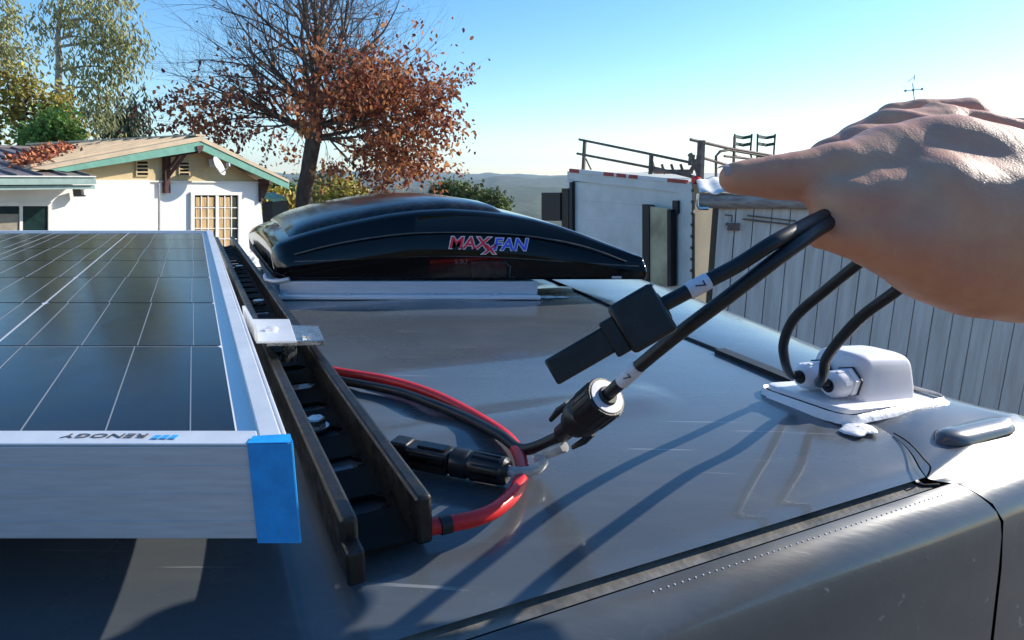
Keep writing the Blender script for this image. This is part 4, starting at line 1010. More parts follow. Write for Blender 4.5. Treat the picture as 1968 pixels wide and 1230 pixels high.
def oak():
    y0 = 19.0; base = H(590, 400, 0.001) if False else Y(588, 400, y0); base = Vector((base.x, y0, -.3)); fork = Y(606, 262, y0)
    t = thing('oak_tree', 'half bare tree with rust red dry leaves behind the roof fan', 'tree', (base.x, y0, 0))
    tr = MB(); trunk = [base, Y(584, 400, y0), Y(592, 330, y0), Y(602, 270, y0), Y(608, 225, y0), Y(605, 170, y0), Y(618, 110, y0), Y(612, 60, y0)]
    tr.tube(cr(trunk, 5), [float(v) for v in np.interp(np.linspace(0, 7, 36), [0, 1, 2, 3, 4, 5, 6, 7], [.30, .25, .215, .225, .18, .11, .075, .04])], 14)
    tr.build('trunk', M['bark'], t, smooth=70)
    g = lambda px, py: Y(px, py, y0)
    sc_ = y0/FPX
    limbs = []
    spec = [ # start px,py  direction dx,dy(px up),depth  length m, radius
        (600, 262, -1.0, .55, -.3, 2.0, .085), (604, 250, 1.0, .42, .3, 2.2, .08), (598, 255, -.8, .25, .8, 2.0, .06), (606, 268, .9, .05, -.6, 1.9, .05), (606, 262, .7, .12, .7, 2.0, .05),
        (606, 225, -.75, .9, .4, 2.3, .08), (608, 220, .8, .8, -.3, 2.3, .08), (607, 210, -.9, .6, -.5, 2.1, .06), (609, 205, .95, .5, .5, 2.2, .06),
        (606, 190, -.45, 1, .3, 2.5, .075), (608, 180, .4, 1, -.3, 2.5, .07), (606, 165, -.2, 1, -.4, 2.5, .06), (610, 150, .75, .9, .1, 2.3, .055), (608, 150, -.7, .9, 0, 2.3, .055),
        (614, 110, .25, 1, .3, 2.2, .05), (612, 80, -.1, 1, .1, 2.2, .045), (614, 100, -.6, 1, -.2, 2.1, .045), (615, 100, .6, 1, .2, 2.1, .045),
        (612, 240, .9, -.05, -.2, 2.0, .05), (600, 240, -1, .15, 0, 2.1, .05), (606, 240, .1, .3, -1, 1.7, .05), (606, 240, 0, .3, 1, 1.7, .05)]
    for (px, py, dx, dz, dy, L, r) in spec: limbs.append((g(px, py), (dx, dy, dz), L*.78*1.33, r*1.25))
    segs, tips = branch_tree(t, base, fork, .2, limbs, 11, lv=4, twig_r=.0055)
    big = MB(); tw = MB()
    for pts, rr, l in segs:
        (big if l < 1 else tw).tube(pts, rr, 7 if l < 1 else (4 if l < 2 else 3), cap=False)
    big.build('limbs', M['bark'], t, smooth=70); tw.build('twigs', M['twig'], t)
    cs = []; rn = random.Random(5)
    for (p, l) in tips:
        rel = (p.z-CZ)/sc_; dx = (p.x-fork.x)/sc_   # px above horizon / off the trunk
        py_ = 345-rel
        dens = max(0, min(1, (py_-(75 if dx > 20 else 120))/110)); dens = max(dens, .17)
        n = int(rn.random()*(2.6 if dx > 30 else 1.9)*dens+.35*dens)
        for k in range(n): cs.append(tuple(p+Vector((rn.gauss(0, .10), rn.gauss(0, .10), rn.gauss(-.04, .08)))))
    # drooping leaf masses low on the right
    for (px, py, s, nn) in ((760, 290, 24, 420), (795, 325, 20, 330), (735, 300, 26, 300), (700, 330, 18, 150), (820, 240, 26, 260), (870, 245, 16, 120), (640, 320, 10, 50), (330, 195, 14, 60), (390, 230, 18, 160), (450, 235, 20, 160), (360, 185, 12, 50), (470, 160, 40, 150), (540, 190, 40, 160), (425, 150, 34, 90), (560, 110, 45, 110), (700, 120, 45, 150), (790, 130, 45, 170), (640, 60, 60, 110), (480, 60, 50, 60), (800, 60, 40, 60)):
        for k in range(nn):
            u_ = g(px+rn.gauss(0, s), py+rn.gauss(0, s*.8)); (cs.append((u_.x, y0+rn.gauss(0, .5), u_.z)) if rn.random() < .6 else None)
    V, F = leaf_quads(cs, .14, rand=.4, droop=.45, aspect=.6)
    leaf_mesh('crown', V, F, M['leaf_red'], t)
    # mistletoe clump
    cs = [tuple(g(628, 120)+Vector((rn.gauss(0, .21), rn.gauss(0, .21), rn.gauss(0, .29)))) for _ in range(700)]
    V, F = leaf_quads(cs, .07, aspect=.5); leaf_mesh('mistletoe', V, F, M['nest'], t, kind='stuff')
oak()

def blob_tree(name, label, y0, blobs, m, leaf, nper, trunk, bark, droop=.5, aspect=.28, seed=1, clump=.16, tr_r=.2, cat='tree', group=None, yoff=0.8):
    rn = random.Random(seed); cs = []; cen = []
    g = lambda px, py: Y(px, py, y0); scl = y0/FPX
    b0 = g(*trunk[0]); t = thing(name, label, cat, (b0.x, y0, 0 if b0.z > 0 else b0.z), group)
    for (px, py, rx, ry, k) in blobs:
        c = g(px, py); ncl = int(nper*k)
        for _ in range(ncl):
            a = rn.random()*6.283; ph = rn.uniform(-1, 1); rad = (.25+.75*rn.random()**.5)
            q = c+Vector((math.cos(a)*math.sqrt(1-ph*ph)*rx*scl*rad, math.sin(a)*math.sqrt(1-ph*ph)*rx*scl*rad*yoff, ph*ry*scl*rad))
            for _ in range(rn.randint(18, 34)): cs.append(tuple(q+Vector((rn.gauss(0, clump), rn.gauss(0, clump), rn.gauss(0, clump*1.25)-clump*.3))))
        cen.append(c)
    tp = cr([g(*p) for p in trunk], 4) if len(trunk) > 1 else None
    mb = MB()
    if tp:
        tp = [Vector((tp[0].x, y0, min(0, tp[0].z)-.5))]+tp; mb.tube(tp, [tr_r*(1-.75*i/(len(tp)-1)) for i in range(len(tp))], 9)
        mb.build('trunk', bark, t, smooth=70)
        lb = MB()
        for c in cen:
            st = min(tp[1:], key=lambda p: (p-c).length + max(0, p.z-c.z)*2)
            mid = st.lerp(c, .5)+Vector((rn.gauss(0, .1), rn.gauss(0, .1), .1)); lb.tube(cr([st, mid, c], 4), [tr_r*.32*(1-.08*i) for i in range(9)], 5)
        lb.build('limbs', bark, t, smooth=70)
    V, F = leaf_quads(cs, leaf, rand=.4, droop=droop, aspect=aspect); leaf_mesh('crown', V, F, m, t)
    return t
blob_tree('eucalyptus_tree', 'tall eucalyptus with drooping grey green foliage and pale trunk above the house', 24,
    [(165, 10, 60, 30, 1.2), (110, 30, 35, 25, .7), (210, 40, 30, 35, .8), (180, 75, 30, 30, .8), (235, 90, 28, 30, .8), (260, 85, 18, 25, .4), (215, 130, 40, 30, 1.), (195, 170, 30, 25, .7), (140, 140, 25, 40, .6), (160, 215, 30, 30, .7), (205, 215, 20, 25, .5), (85, 55, 20, 20, .3), (150, -60, 60, 50, 1.2), (220, -20, 30, 30, .5)],
    M['leaf_euc'], .20, 16, [(112, 330), (112, 200), (113, 120), (112, 60), (120, -20)], M['euc_bark'], droop=.6, aspect=.27, seed=2, clump=.24, tr_r=.17)
blob_tree('eucalyptus_tree', 'grey green tree at the left edge of the view beside the tall eucalyptus', 26,
    [(10, 40, 25, 50, 1.), (5, 100, 25, 40, .8), (60, 95, 22, 25, .5), (-40, 60, 50, 90, 1.6), (30, 20, 12, 20, .3)], M['leaf_euc'], .20, 16, [(-20, 330), (-15, 200), (-5, 60)], M['euc_bark'], droop=.55, aspect=.28, seed=3, clump=.25, tr_r=.22)
blob_tree('eucalyptus_tree', 'low pale loose tree just right of the tall eucalyptus above the tan roof', 27,
    [(230, 215, 35, 28, 1.), (255, 245, 32, 28, 1.), (215, 255, 30, 25, .8), (265, 200, 18, 18, .4)], mat('pale grey leaves', (.13, .16, .10), .5, var=.3, vscale=.5, isl=.4, transl=.3), .28, 15, [(240, 340), (242, 260), (245, 215)], M['euc_bark'], droop=.6, aspect=.28, seed=4, clump=.28, tr_r=.12)
blob_tree('broadleaf_tree', 'yellow olive tree crowding behind the brown roof at far left', 20,
    [(15, 160, 40, 35, 1.2), (60, 175, 40, 35, 1.2), (10, 225, 45, 40, 1.6), (70, 225, 45, 35, 1.6), (110, 205, 28, 32, .9), (-50, 200, 60, 70, 2.), (130, 250, 30, 20, .8)], M['leaf_yellow'], .15, 15, [(40, 330), (42, 250), (45, 200)], M['bark'], droop=.3, aspect=.5, seed=5, clump=.18, tr_r=.16)
blob_tree('broadleaf_tree', 'bright green bushy tree peeping over the leaf covered roof', 18,
    [(115, 235, 28, 24, 1.2), (95, 255, 26, 20, 1.), (140, 258, 22, 16, .8), (60, 262, 30, 15, .8)], M['leaf_green'], .13, 18, [(115, 330), (115, 260)], M['bark'], droop=.3, aspect=.55, seed=6, clump=.13, tr_r=.1)
# bushes beyond the yard
blob_tree('oak_bush', 'rounded dark green oak crown beyond the fan lid', 40,
    [(880, 368, 40, 17, 1.8), (850, 366, 22, 10, .8), (920, 378, 38, 15, 1.4), (962, 392, 26, 12, .9), (900, 396, 60, 16, 1.6)], M['leaf_oak'], .24, 22, [(890, 450), (890, 400)], M['bark'], droop=.2, aspect=.6, seed=8, clump=.24, tr_r=.2)
for i, (px, py, rx, ry, yy, mm, lab) in enumerate([
    (660, 375, 45, 26, 30, 'leaf_yellow', 'yellow olive bush just right of the oak trunk'),
    (540, 395, 36, 26, 22, 'leaf_yellow', 'low yellow green bush between the house corner and oak trunk'),
    (530, 372, 32, 14, 34, 'leaf_oak', 'dark scrub behind the house corner'),
    (620, 360, 40, 14, 60, 'leaf_oak', 'dark scrub line either side of the oak trunk')]):
    blob_tree('bush', lab, yy, [(px, py, rx, ry, 2.2), (px-rx*.6, py+8, rx*.6, ry*.7, 1.), (px+rx*.6, py+8, rx*.6, ry*.7, 1.)], M[mm], .10+yy*.004, 16, [(px, py+60), (px, py)], M['bark'], droop=.2, aspect=.6, seed=20+i, clump=.008*yy+.02, tr_r=.06, cat='bush')
# low green shed roof behind the house corner
sh = thing('shed', 'small green roofed shed tucked behind the house corner', 'shed', Y(520, 385, 17))
a = Y(500, 378, 17); b = Y(526, 388, 17)
MB().hull8([a, b, b+Vector((-.2, 1.5, 0)), a+Vector((-.2, 1.5, 0))], [p+Vector((0,0,.09)) for p in (a, b, b+Vector((-.2, 1.5, 0)), a+Vector((-.2, 1.5, 0)))]).build('roof', M['green_trim'], sh)
MB().box((a.x, 17.1, 0), (b.x-.1, 18.4, a.z-.15)).build('wall', mat('dark shed wall', (.03, .035, .04), .8), sh)

# ============================================================ BOX TRUCK
TK = Wall(2.18, 7.70, -1.27, 1.74)      # rear face, origin at the right rear corner
tdir = TK.d if TK.d.x < 0 else -TK.d      # toward the left rear corner
tin = Vector((.81, .59, 0))               # forward along the body
truck = thing('box_truck', 'white box truck seen from behind with roll up door and roof rails', 'truck', (2.1, 9., 0))
def tq(x0, y0, x1, y1, o0, o1, ys=None):  # y given left and right separately if ys
    yl0, yr0, yl1, yr1 = (y0, y0, y1, y1) if ys is None else ys
    f = [TK.P(a, b)+TK.n*o1 for a, b in ((x0, yl1), (x1, yr1), (x1, yr0), (x0, yl0))]; k = [p+TK.n*(o0-o1) for p in f]
    return MB().add(f+k, [(0,1,2,3),(7,6,5,4),(0,4,5,1),(1,5,6,2),(2,6,7,3),(3,7,4,0)])
tl_, tr_ = TK.P(1096, 330), TK.P(1330, 352)
mb = MB(); mb.hull8([vert(tl_, .9), vert(tr_, .9), vert(tr_, .9)+tin*5.2, vert(tl_, .9)+tin*5.2], [tl_, tr_, tr_+tin*5.2, tl_+tin*5.2]); mb.build('cargo_box', M['truck_side'], truck, fixn=True)
tq(1096, 0, 1330, 0, .005, .06, (329, 352, 346, 372)).build('header', M['truck_white'], truck, fixn=True)
tq(1096, 345, 1106, 560, .005, .06).build('corner_post', M['truck_white'], truck, fixn=True)
tq(1310, 0, 1336, 0, .005, .065, (352, 354, 560, 560)).build('corner_post', M['truck_white'], truck, fixn=True)
for i in range(6):
    y0 = 349+i*36; tq(1107, 0, 1309, 0, .008, .030, (y0, y0+14, y0+35.85, y0+49.85)).build('door_panel', M['truck_white'], truck, fixn=True)
tq(1107, 0, 1309, 0, .001, .010, (346, 368, 560, 560)).build('door_gap', M['dark'], truck, fixn=True)
tq(1103, 0, 1108, 0, .03, .09, (350, 350, 560, 560)).build('door_seal', M['rubber'], truck, fixn=True)
# marker strip
xs = [(1101, 1119, 'truck_red'), (1120, 1166, 'alu'), (1167, 1186, 'truck_red'), (1187, 1191, 'alu'), (1192, 1210, 'truck_red'), (1211, 1215, 'alu'), (1216, 1232, 'truck_red'), (1233, 1290, 'alu'), (1291, 1325, 'truck_red')]
for x0, x1, m in xs:
    f = lambda x: 324+(x-1100)/226*22
    tq(x0, 0, x1, 0, .02, .075, (f(x0), f(x1), f(x0)+7, f(x1)+7)).build('marker_reflector', M[m], truck, fixn=True)
q = TK.P(1340, 346, .05); MB().lathe([(0, .05), (.05, .05), (.07, .035)], q, TK.n, 16).build('marker_lamp', M['truck_redlamp'], truck, smooth=50)
# black side equipment and leaning old panel
tq(1050, 370, 1086, 424, -.5, .10).build('side_guard', M['rubber'], truck, fixn=True)
tq(1087, 362, 1100, 440, -.1, .08).build('hinge_post', M['rubber'], truck, fixn=True)
pn = subgroup('folded_step', truck, TK.P(1285, 480, .3))
subbuild(tq(1262, 0, 1300, 0, .12, .15, (396, 400, 545, 545)), 'stained_face', M['old_panel'], pn)
subbuild(tq(1251, 0, 1264, 0, .06, .17, (392, 394, 548, 548)), 'dark_frame', M['rubber'], pn)
subbuild(tq(1299, 0, 1306, 0, .06, .17, (402, 402, 548, 548)), 'dark_frame', mat('rust dark frame', (.05, .04, .035), .8), pn)
subbuild(tq(1303, 0, 1313, 0, .05, .11, (385, 385, 410, 410)), 'dark_frame', M['rubber'], pn)
rv0 = None
for i in range(9):
    q = TK.P(1331-i*.3, 366+i*22, .067)
    mb = MB().lathe([(0, .022), (.008, .02), (.014, .008)], q, TK.n, 10)
    mb.build('rivet', M['rusty'], truck, smooth=50)
# side panel seam of the box and window catch
for i in range(2):
    q = tr_+tin*(.9+1.2*i)+TK.n*0; sn = Vector((.59, -.81, 0))
    MB().hull8([vert(q, .9)+sn*.01, vert(q, .9)+tin*.03+sn*.01, vert(q, .9)+tin*.03, vert(q, .9)], [p for p in (vert(q, q.z)+sn*.01, vert(q, q.z)+tin*.03+sn*.01, vert(q, q.z)+tin*.03, vert(q, q.z))]).build('panel_seam', M['truck_white'], truck, fixn=True)
# roof rails
def rod(pts, r=.018, name='roof_rail', m='rusty', par=truck): return MB().tube(pts, r, 6).build(name, M[m], par, smooth=60)
P_ = lambda px, py, o=0: TK.P(px, py, o)
def TS(px, py, k=0.):   # on the truck's right side plane
    W_ = Wall(tr_.x, tr_.y, .81, .59); return W_.P(px, py, k)
rod([P_(1113, 268), P_(1235, 293), P_(1330, 313)]); rod([P_(1109, 295), P_(1250, 322), P_(1335, 340)])
rod([P_(1124, 270), P_(1121, 328)], .03, 'rail_post'); rod([P_(1252, 296), P_(1250, 335)], .03, 'rail_post'); rod([P_(1126, 305), P_(1136, 326)], .012, 'rail_brace')
rod([P_(1348, 270), P_(1345, 345)], .05, 'rail_post')
B_ = Wall(tl_.x+tin.x*.0, tl_.y, .81, .59)
rod([TS(1327, 268), TS(1400, 285), TS(1470, 297), TS(1560, 312)], .02); rod([TS(1340, 300), TS(1400, 318), TS(1480, 332)], .018)
rod([TS(1412, 262), TS(1409, 340)], .02, 'rail_post')
rod([TS(1376, 340), TS(1376, 300), TS(1384, 291), TS(1400, 288), TS(1470, 300), TS(1500, 306)], .018, 'rack_hoop')
rod([TS(1392, 300), TS(1478, 309)], .016, 'rack_hoop')
# folding chairs on the truck roof
for (x0, x1, lab) in ((1412, 1445, 'left one of two dark green folding chairs on the truck roof'), (1456, 1490, 'right one of two dark green folding chairs on the truck roof')):
    k = 1.2; ch = thing('folding_chair', lab, 'chair', TS(x0, 330, -.6), 'folding chairs on the truck roof')
    for j, yy in enumerate((262, 276)):
        pts = [TS(x0, yy, -.6), TS((x0+x1)/2, yy+3, -.7), TS(x1, yy, -.6)]
        m4 = MB()
        for a, b in zip(pts[:-1], pts[1:]): m4.bar(a, b, .02, .045)
        m4.build('back_slat', M['chair_green'], ch)
    for xx, x2 in ((x0, x0-1), (x1, x1+8)):
        MB().tube([TS(xx, 257, -.6), TS(xx-1 if xx == x0 else xx-3, 295, -.6), TS(x2 if xx == x1 else xx-2, 332, -.6)], .014, 6).build('leg', M['chair_green'], ch, smooth=60)
    MB().tube([TS(x0+2, 300, -.6), TS(x1, 306, -.6), TS(x1-4, 308, -.9)], .02, 6).build('seat_frame', M['chair_green'], ch, smooth=60)
# folded chair/ladder tangle behind the rail
ld = thing('folded_ladder', 'rusty folded frame lying against the truck roof rail', 'ladder', P_(1300, 335, -.3))
rod([P_(1253, 312, -.3), P_(1258, 330, -.3), P_(1330, 330, -.3)], .03, 'side_bar', par=ld); rod([P_(1256, 322, -.3), P_(1330, 340, -.3)], .02, 'side_bar', par=ld)
rod([P_(1326, 296, -.3), P_(1345, 338, -.3)], .035, 'cross_bar', par=ld); rod([P_(1345, 300, -.3), P_(1322, 338, -.3)], .03, 'cross_bar', par=ld); rod([P_(1330, 297, -.3), P_(1328, 318, -.3)], .04, 'cross_bar', par=ld)
for xx in (1272, 1290, 1308): rod([P_(xx, 316, -.3), P_(xx+6, 334, -.3)], .02, 'rung', par=ld)

# ============================================================ BARN (right)
BW = Wall(1.88, 5.64, .964, -.264); bd = BW.d if BW.d.x > 0 else -BW.d; bn = BW.n
barn = thing('barn', 'white board barn wall with weathered grey beam along its top', 'barn', (2.6, 5.6, 0))
zt = CZ-.255
bw = .152
for i in range(20):
    a = Vector((1.88, 5.64, 0))+bd*(i*bw); j = random.uniform(0, .006); gp = .006+random.uniform(0, .004)
    a0, a1 = a+bd*(gp/2), a+bd*(bw-gp/2); f = bn*(.012+j); k = bn*-.012
    top = zt+random.uniform(-.0, .0); bot = .15+random.uniform(-.03, .03)
    MB().hull8([vert(a0+f, bot), vert(a1+f, bot), vert(a1+k, bot), vert(a0+k, bot)], [vert(a0+f, top), vert(a1+f, top), vert(a1+k, top), vert(a0+k, top)]).build('board', M['barn_board'], barn, fixn=True)
a = Vector((1.93, 5.63, 0)); b = a+bd*3.2
MB().hull8([vert(a, 0)-bn*.02, vert(b, 0)-bn*.02, vert(b, 0)-bn*2.2, vert(a, 0)-bn*2.2], [vert(a, zt)-bn*.02, vert(b, zt)-bn*.02, vert(b, zt)-bn*2.2, vert(a, zt)-bn*2.2]).build('inner_wall', mat('dark barn inside', (.03, .028, .026), .9), barn, fixn=True)
M['yellow_board'] = mat('yellowed board', (.42, .36, .2), .8, var=.2, vscale=5)
a = Vector((1.88, 5.64, 0)); MB().hull8([vert(a, zt+.002)+bn*.015, vert(a+bd*3.1, zt+.002)+bn*.015, vert(a+bd*3.1, zt+.002)-bn*.02, vert(a, zt+.002)-bn*.02], [vert(a, zt+.075)+bn*.015, vert(a+bd*3.1, zt+.075)+bn*.015, vert(a+bd*3.1, zt+.075)-bn*.02, vert(a, zt+.075)-bn*.02]).build('top_board', M['yellow_board'], barn, fixn=True)
# beam: irregular prism
rws = []; st = BW.P(1345, 386); S0 = (st-Vector((1.88, 5.64, 0))).dot(bd)
for i in range(40):
    f = i/39; p = Vector((1.88, 5.64, 0))+bd*(S0+f*(3.3-S0))+bn*.03; p.z = CZ-.190-.0*f
    rad = .072+.006*mnoise.noise(Vector((f*14, 0, 0)))
    rws.append([p+bn*(rad*math.cos(2*math.pi*k/10))+Vector((0, 0, rad*.95*math.sin(2*math.pi*k/10)+.006*mnoise.noise(Vector((f*20, k*.9, 2)))))  for k in range(10)])
mb = MB().grid(rws, close=True); mb.f.append(tuple(range(10))); mb.build('beam', M['beam'], barn, smooth=50, fixn=True)
# corrugated roof edge above the beam
rws = []
for t_ in (0, .5, 1.4, 2.6):
    row = []
    for i in range(230):
        s = S0-.01+i*.0148; p = Vector((1.88, 5.64, 0))+bd*s-bn*(t_-.10); p.z = CZ-.118+t_*.055+.014*math.sin(i*math.pi/6*1.0); row.append(p)
    rws.append(row)
o = MB().grid(rws).build('corrugated_roof', M['corr'], barn, smooth=60); sm = o.modifiers.new('t', 'SOLIDIFY'); sm.thickness = .004
# downpipe bracket at the beam end
rod([BW.P(1342, 372, .10), BW.P(1341, 395, .10), BW.P(1344, 400, .10), BW.P(1362, 400, .10)], .018, 'end_bracket', 'zinc', barn)
# door hardware
q = BW.P(1408, 435, .02); MB().hull8(*[[q+bd*x+bn*y+Vector((0,0,z)) for x, y in ((-.045, 0), (.06, 0), (.06, .03), (-.045, .03))] for z in (-.035, .03)]).build('latch_box', M['rusty'], barn, fixn=True)
rod([BW.P(1395, 430, .03), BW.P(1402, 432, .03)], .012, 'latch_bolt', 'rusty', barn)
rod([BW.P(1393, 413, .03), BW.P(1407, 414, .03), BW.P(1406, 427, .03)], .006, 'hook_wire', 'rusty', barn)
rod([BW.P(1428, 421, .03), BW.P(1540, 434, .03)], .008, 'door_edge', 'rusty', barn); rod([BW.P(1436, 414, .03), BW.P(1530, 425, .03)], .006, 'hook_wire', 'rusty', barn)
# house roof far right with antenna
fb = thing('outbuilding', 'dark shingled outbuilding roof showing above the wrist', 'outbuilding', (8.0, 11, 0))
ya = 11.; a = Y(1866, 219, ya); b = Y(2300, 214, ya)
MB().hull8([vert(a, 0), vert(b, 0), vert(b, 0)+Vector((0, 4, 0)), vert(a, 0)+Vector((0, 4, 0))], [a-Vector((0,0,.5)), b-Vector((0,0,.5)), b+Vector((0, 4, -.5)), a+Vector((0, 4, -.5))]).build('wall', M['stucco'], fb, fixn=True)
MB().hull8([a-Vector((.2,.4,.55)), b+Vector((.2,-.4,-.55)), b+Vector((.2, 2, 0)), a+Vector((-.2, 2, 0))], [a-Vector((.2,.4,.45)), b+Vector((.2,-.4,-.45)), b+Vector((.2, 2, .1)), a+Vector((-.2, 2, .1))]).build('roof', mat('dark shingles', (.06, .055, .055), .9, var=.3, vscale=9), fb, fixn=True)
an = thing('tv_antenna', 'thin rooftop antenna with crossed arms standing above the hand', 'antenna', Y(1760, 215, 12.5))
g = lambda x, y: Y(x, y, 12.5)
rod([g(1761, 222), g(1757, 190), g(1754, 160)], .009, 'mast', 'rusty', an); rod([g(1738, 175), g(1773, 171)], .007, 'cross_arm', 'rusty', an)
rod([g(1744, 158), g(1758, 147)], .006, 'cross_arm', 'rusty', an); rod([g(1757, 155), g(1758, 143)], .006, 'tip_rod', 'rusty', an)
for (x, y) in ((1740, 174.5), (1755, 173), (1772, 171)):
    q = g(x, y); MB().box((q.x-.015, q.y-.012, q.z-.018), (q.x+.015, q.y+.012, q.z+.018)).build('insulator', M['rusty'], an)

# ============================================================ HAND
def surface_nets(F, org, h):
    nx, ny, nz = F.shape; S = F < 0
    c = np.zeros((nx-1, ny-1, nz-1), int)
    for dx in (0, 1):
        for dy in (0, 1):
            for dz in (0, 1): c += S[dx:nx-1+dx, dy:ny-1+dy, dz:nz-1+dz]
    act = (c > 0) & (c < 8); idx = -np.ones(act.shape, int); I = np.argwhere(act); idx[act] = np.arange(len(I))
    acc = np.zeros((len(I), 3)); cnt = np.zeros(len(I)); corners = [(0,0,0),(1,0,0),(0,1,0),(1,1,0),(0,0,1),(1,0,1),(0,1,1),(1,1,1)]
    edges = [(a, b) for a in range(8) for b in range(a+1, 8) if sum(abs(np.array(corners[a])-np.array(corners[b]))) == 1]
    for a, b in edges:
        ca, cb = np.array(corners[a]), np.array(corners[b]); ia = I+ca; ib = I+cb
        fa = F[ia[:,0], ia[:,1], ia[:,2]]; fb_ = F[ib[:,0], ib[:,1], ib[:,2]]; m = (fa < 0) != (fb_ < 0)
        t = np.where(m, fa/(np.where(m, fa-fb_, 1)), 0); acc[m] += (ca+(cb-ca)*t[:, None])[m]; cnt[m] += 1
    V = (I+acc/cnt[:, None])*h+org; Q = []
    for ax in range(3):
        sh = [0, 0, 0]; sh[ax] = 1
        a = S[:nx-sh[0], :ny-sh[1], :nz-sh[2]]; b = S[sh[0]:, sh[1]:, sh[2]:]
        E = np.argwhere(a != b); o1, o2 = [k for k in range(3) if k != ax]
        E = E[(E[:, o1] > 0) & (E[:, o2] > 0) & (E[:, o1] < F.shape[o1]-1) & (E[:, o2] < F.shape[o2]-1)]
        d1 = np.zeros(3, int); d1[o1] = 1; d2 = np.zeros(3, int); d2[o2] = 1
        q = [E-d1-d2, E-d2, E, E-d1]; qi = np.stack([idx[k[:,0], k[:,1], k[:,2]] for k in q], 1)
        fl = a[E[:,0], E[:,1], E[:,2]]; 
        if ax == 1: fl = ~fl
        qi[~fl] = qi[~fl][:, ::-1]; Q.append(qi)
    return V, np.concatenate(Q)
def hand():
    hand_o = thing('person', 'bare hand and wrist reaching in from the right, pinching two black cables', 'person', D(1900, 420, .26))
    HS = 1.22; Dh = lambda x, y, d: D(x, y, d*HS)
    caps = []   # (a, b, ra, rb, group)
    def chain(pts, rad, grp):
        for i in range(len(pts)-1): caps.append((pts[i], pts[i+1], rad[i]*HS, rad[i+1]*HS, grp))
    # forearm and wrist
    chain([Vector((.60, -.16, CZ-.05)), Vector((.44, .10, CZ-.035)), Vector((.345, .245, CZ-.025)),Dh(1930, 418, .262)], [.040, .036, .032, .030], 0)
    # palm body, several columns between wrist and knuckles
    chain([Dh(1975, 405, .262),Dh(1800, 332, .262),Dh(1690, 320, .262)], [.024, .0212, .0160], 0)
    chain([Dh(1900, 430, .244),Dh(1780, 400, .243),Dh(1680, 385, .244)], [.024, .019, .012], 0)
    chain([Dh(1960, 470, .258),Dh(1820, 450, .256),Dh(1700, 420, .254),Dh(1640, 385, .252)], [.030, .0265, .0185, .0135], 0)
    chain([Dh(2000, 380, .285),Dh(1860, 330, .285),Dh(1740, 298, .285)], [.022, .017, .013], 0)
    chain([Dh(1980, 402, .264),Dh(1870, 362, .262),Dh(1770, 330, .262)], [.0245, .0225, .0185], 0)
    chain([Dh(1990, 350, .284),Dh(1870, 300, .286),Dh(1780, 272, .288)], [.018, .0135, .0105], 2)
    chain([Dh(1700, 402, .236),Dh(1640, 396, .236),Dh(1592, 384, .240)], [.012, .0105, .0085], 1)
    # index finger: knuckle, stretched out to the left
    chain([Dh(1700, 330, .256),Dh(1600, 335, .250),Dh(1500, 340, .246),Dh(1412, 342, .244)], [.0165, .0125, .0090, .0068], 1)
    # thumb: from the heel under the cables to the pinch
    chain([Dh(1990, 512, .262),Dh(1900, 508, .250),Dh(1810, 492, .243),Dh(1730, 462, .236),Dh(1650, 446, .236),Dh(1576, 448, .240)], [.024, .0215, .0180, .0145, .0106, .0066], 1)
    # middle, ring and little fingers folded behind the index
    chain([Dh(1760, 300, .283),Dh(1650, 288, .283),Dh(1592, 308, .280),Dh(1590, 352, .274),Dh(1630, 380, .270)], [.0150, .0112, .0095, .0082, .0070], 2)
    chain([Dh(1800, 262, .303),Dh(1700, 250, .303),Dh(1640, 275, .302),Dh(1630, 320, .296),Dh(1668, 350, .290)], [.0140, .0098, .0088, .0078, .0068], 3)
    chain([Dh(1850, 236, .322),Dh(1765, 222, .322),Dh(1712, 226, .322),Dh(1700, 262, .318),Dh(1722, 292, .312)], [.0130, .0082, .0074, .0066, .0058], 4)
    # tendons / knuckles on the back
    chain([Dh(1740, 238, .292),Dh(1840, 262, .284),Dh(1960, 300, .275)], [.0065, .007, .009], 2)
    chain([Dh(1790, 218, .305),Dh(1880, 240, .298),Dh(1990, 275, .29)], [.0060, .0065, .009], 3)
    lo = np.array([min(min(a[i]-ra, b[i]-rb) for a, b, ra, rb, g in caps) for i in range(3)])-.006
    hi = np.array([max(max(a[i]+ra, b[i]+rb) for a, b, ra, rb, g in caps) for i in range(3)])+.006
    h = .0019; n = np.ceil((hi-lo)/h).astype(int)+1
    X = [lo[i]+h*np.arange(n[i]) for i in range(3)]
    G = np.stack(np.meshgrid(*X, indexing='ij'), -1).astype(np.float32)
    def smin(a, b, k):
        hh = np.clip(.5+.5*(b-a)/k, 0, 1); return b*(1-hh)+a*hh-k*hh*(1-hh)
    Fs = {}
    for a, b, ra, rb, g in caps:
        A_ = np.array(a, np.float32); B_ = np.array(b, np.float32); ba = B_-A_; L2 = float(ba@ba)
        t = np.clip(((G-A_)@ba)/L2, 0, 1); d = np.sqrt((((G-A_)-t[..., None]*ba)**2).sum(-1))-(ra+(rb-ra)*t)
        Fs[g] = d if g not in Fs else smin(Fs[g], d, .012 if g == 0 else .0035)
    F = Fs[0]
    for g in (1, 2, 3, 4): F = smin(F, Fs[g], .011 if g == 1 else .0055)
    # joint creases round the index finger, skin folds over the knuckles
    ia, ib = np.array(Dh(1700, 330, .256)), np.array(Dh(1412, 342, .244)); ad = (ib-ia)/np.linalg.norm(ib-ia); Tt = (G-ia.astype(np.float32))@ad.astype(np.float32)
    Lx = float(np.linalg.norm(ib-ia))
    for fr, dp in ((.42, .0006), (.45, .0004), (.39, .0004), (.72, .0005), (.745, .0004)):
        F = F + dp*np.exp(-((Tt-fr*Lx)/.0011)**2)*(np.abs(Fs[1]) < .012)
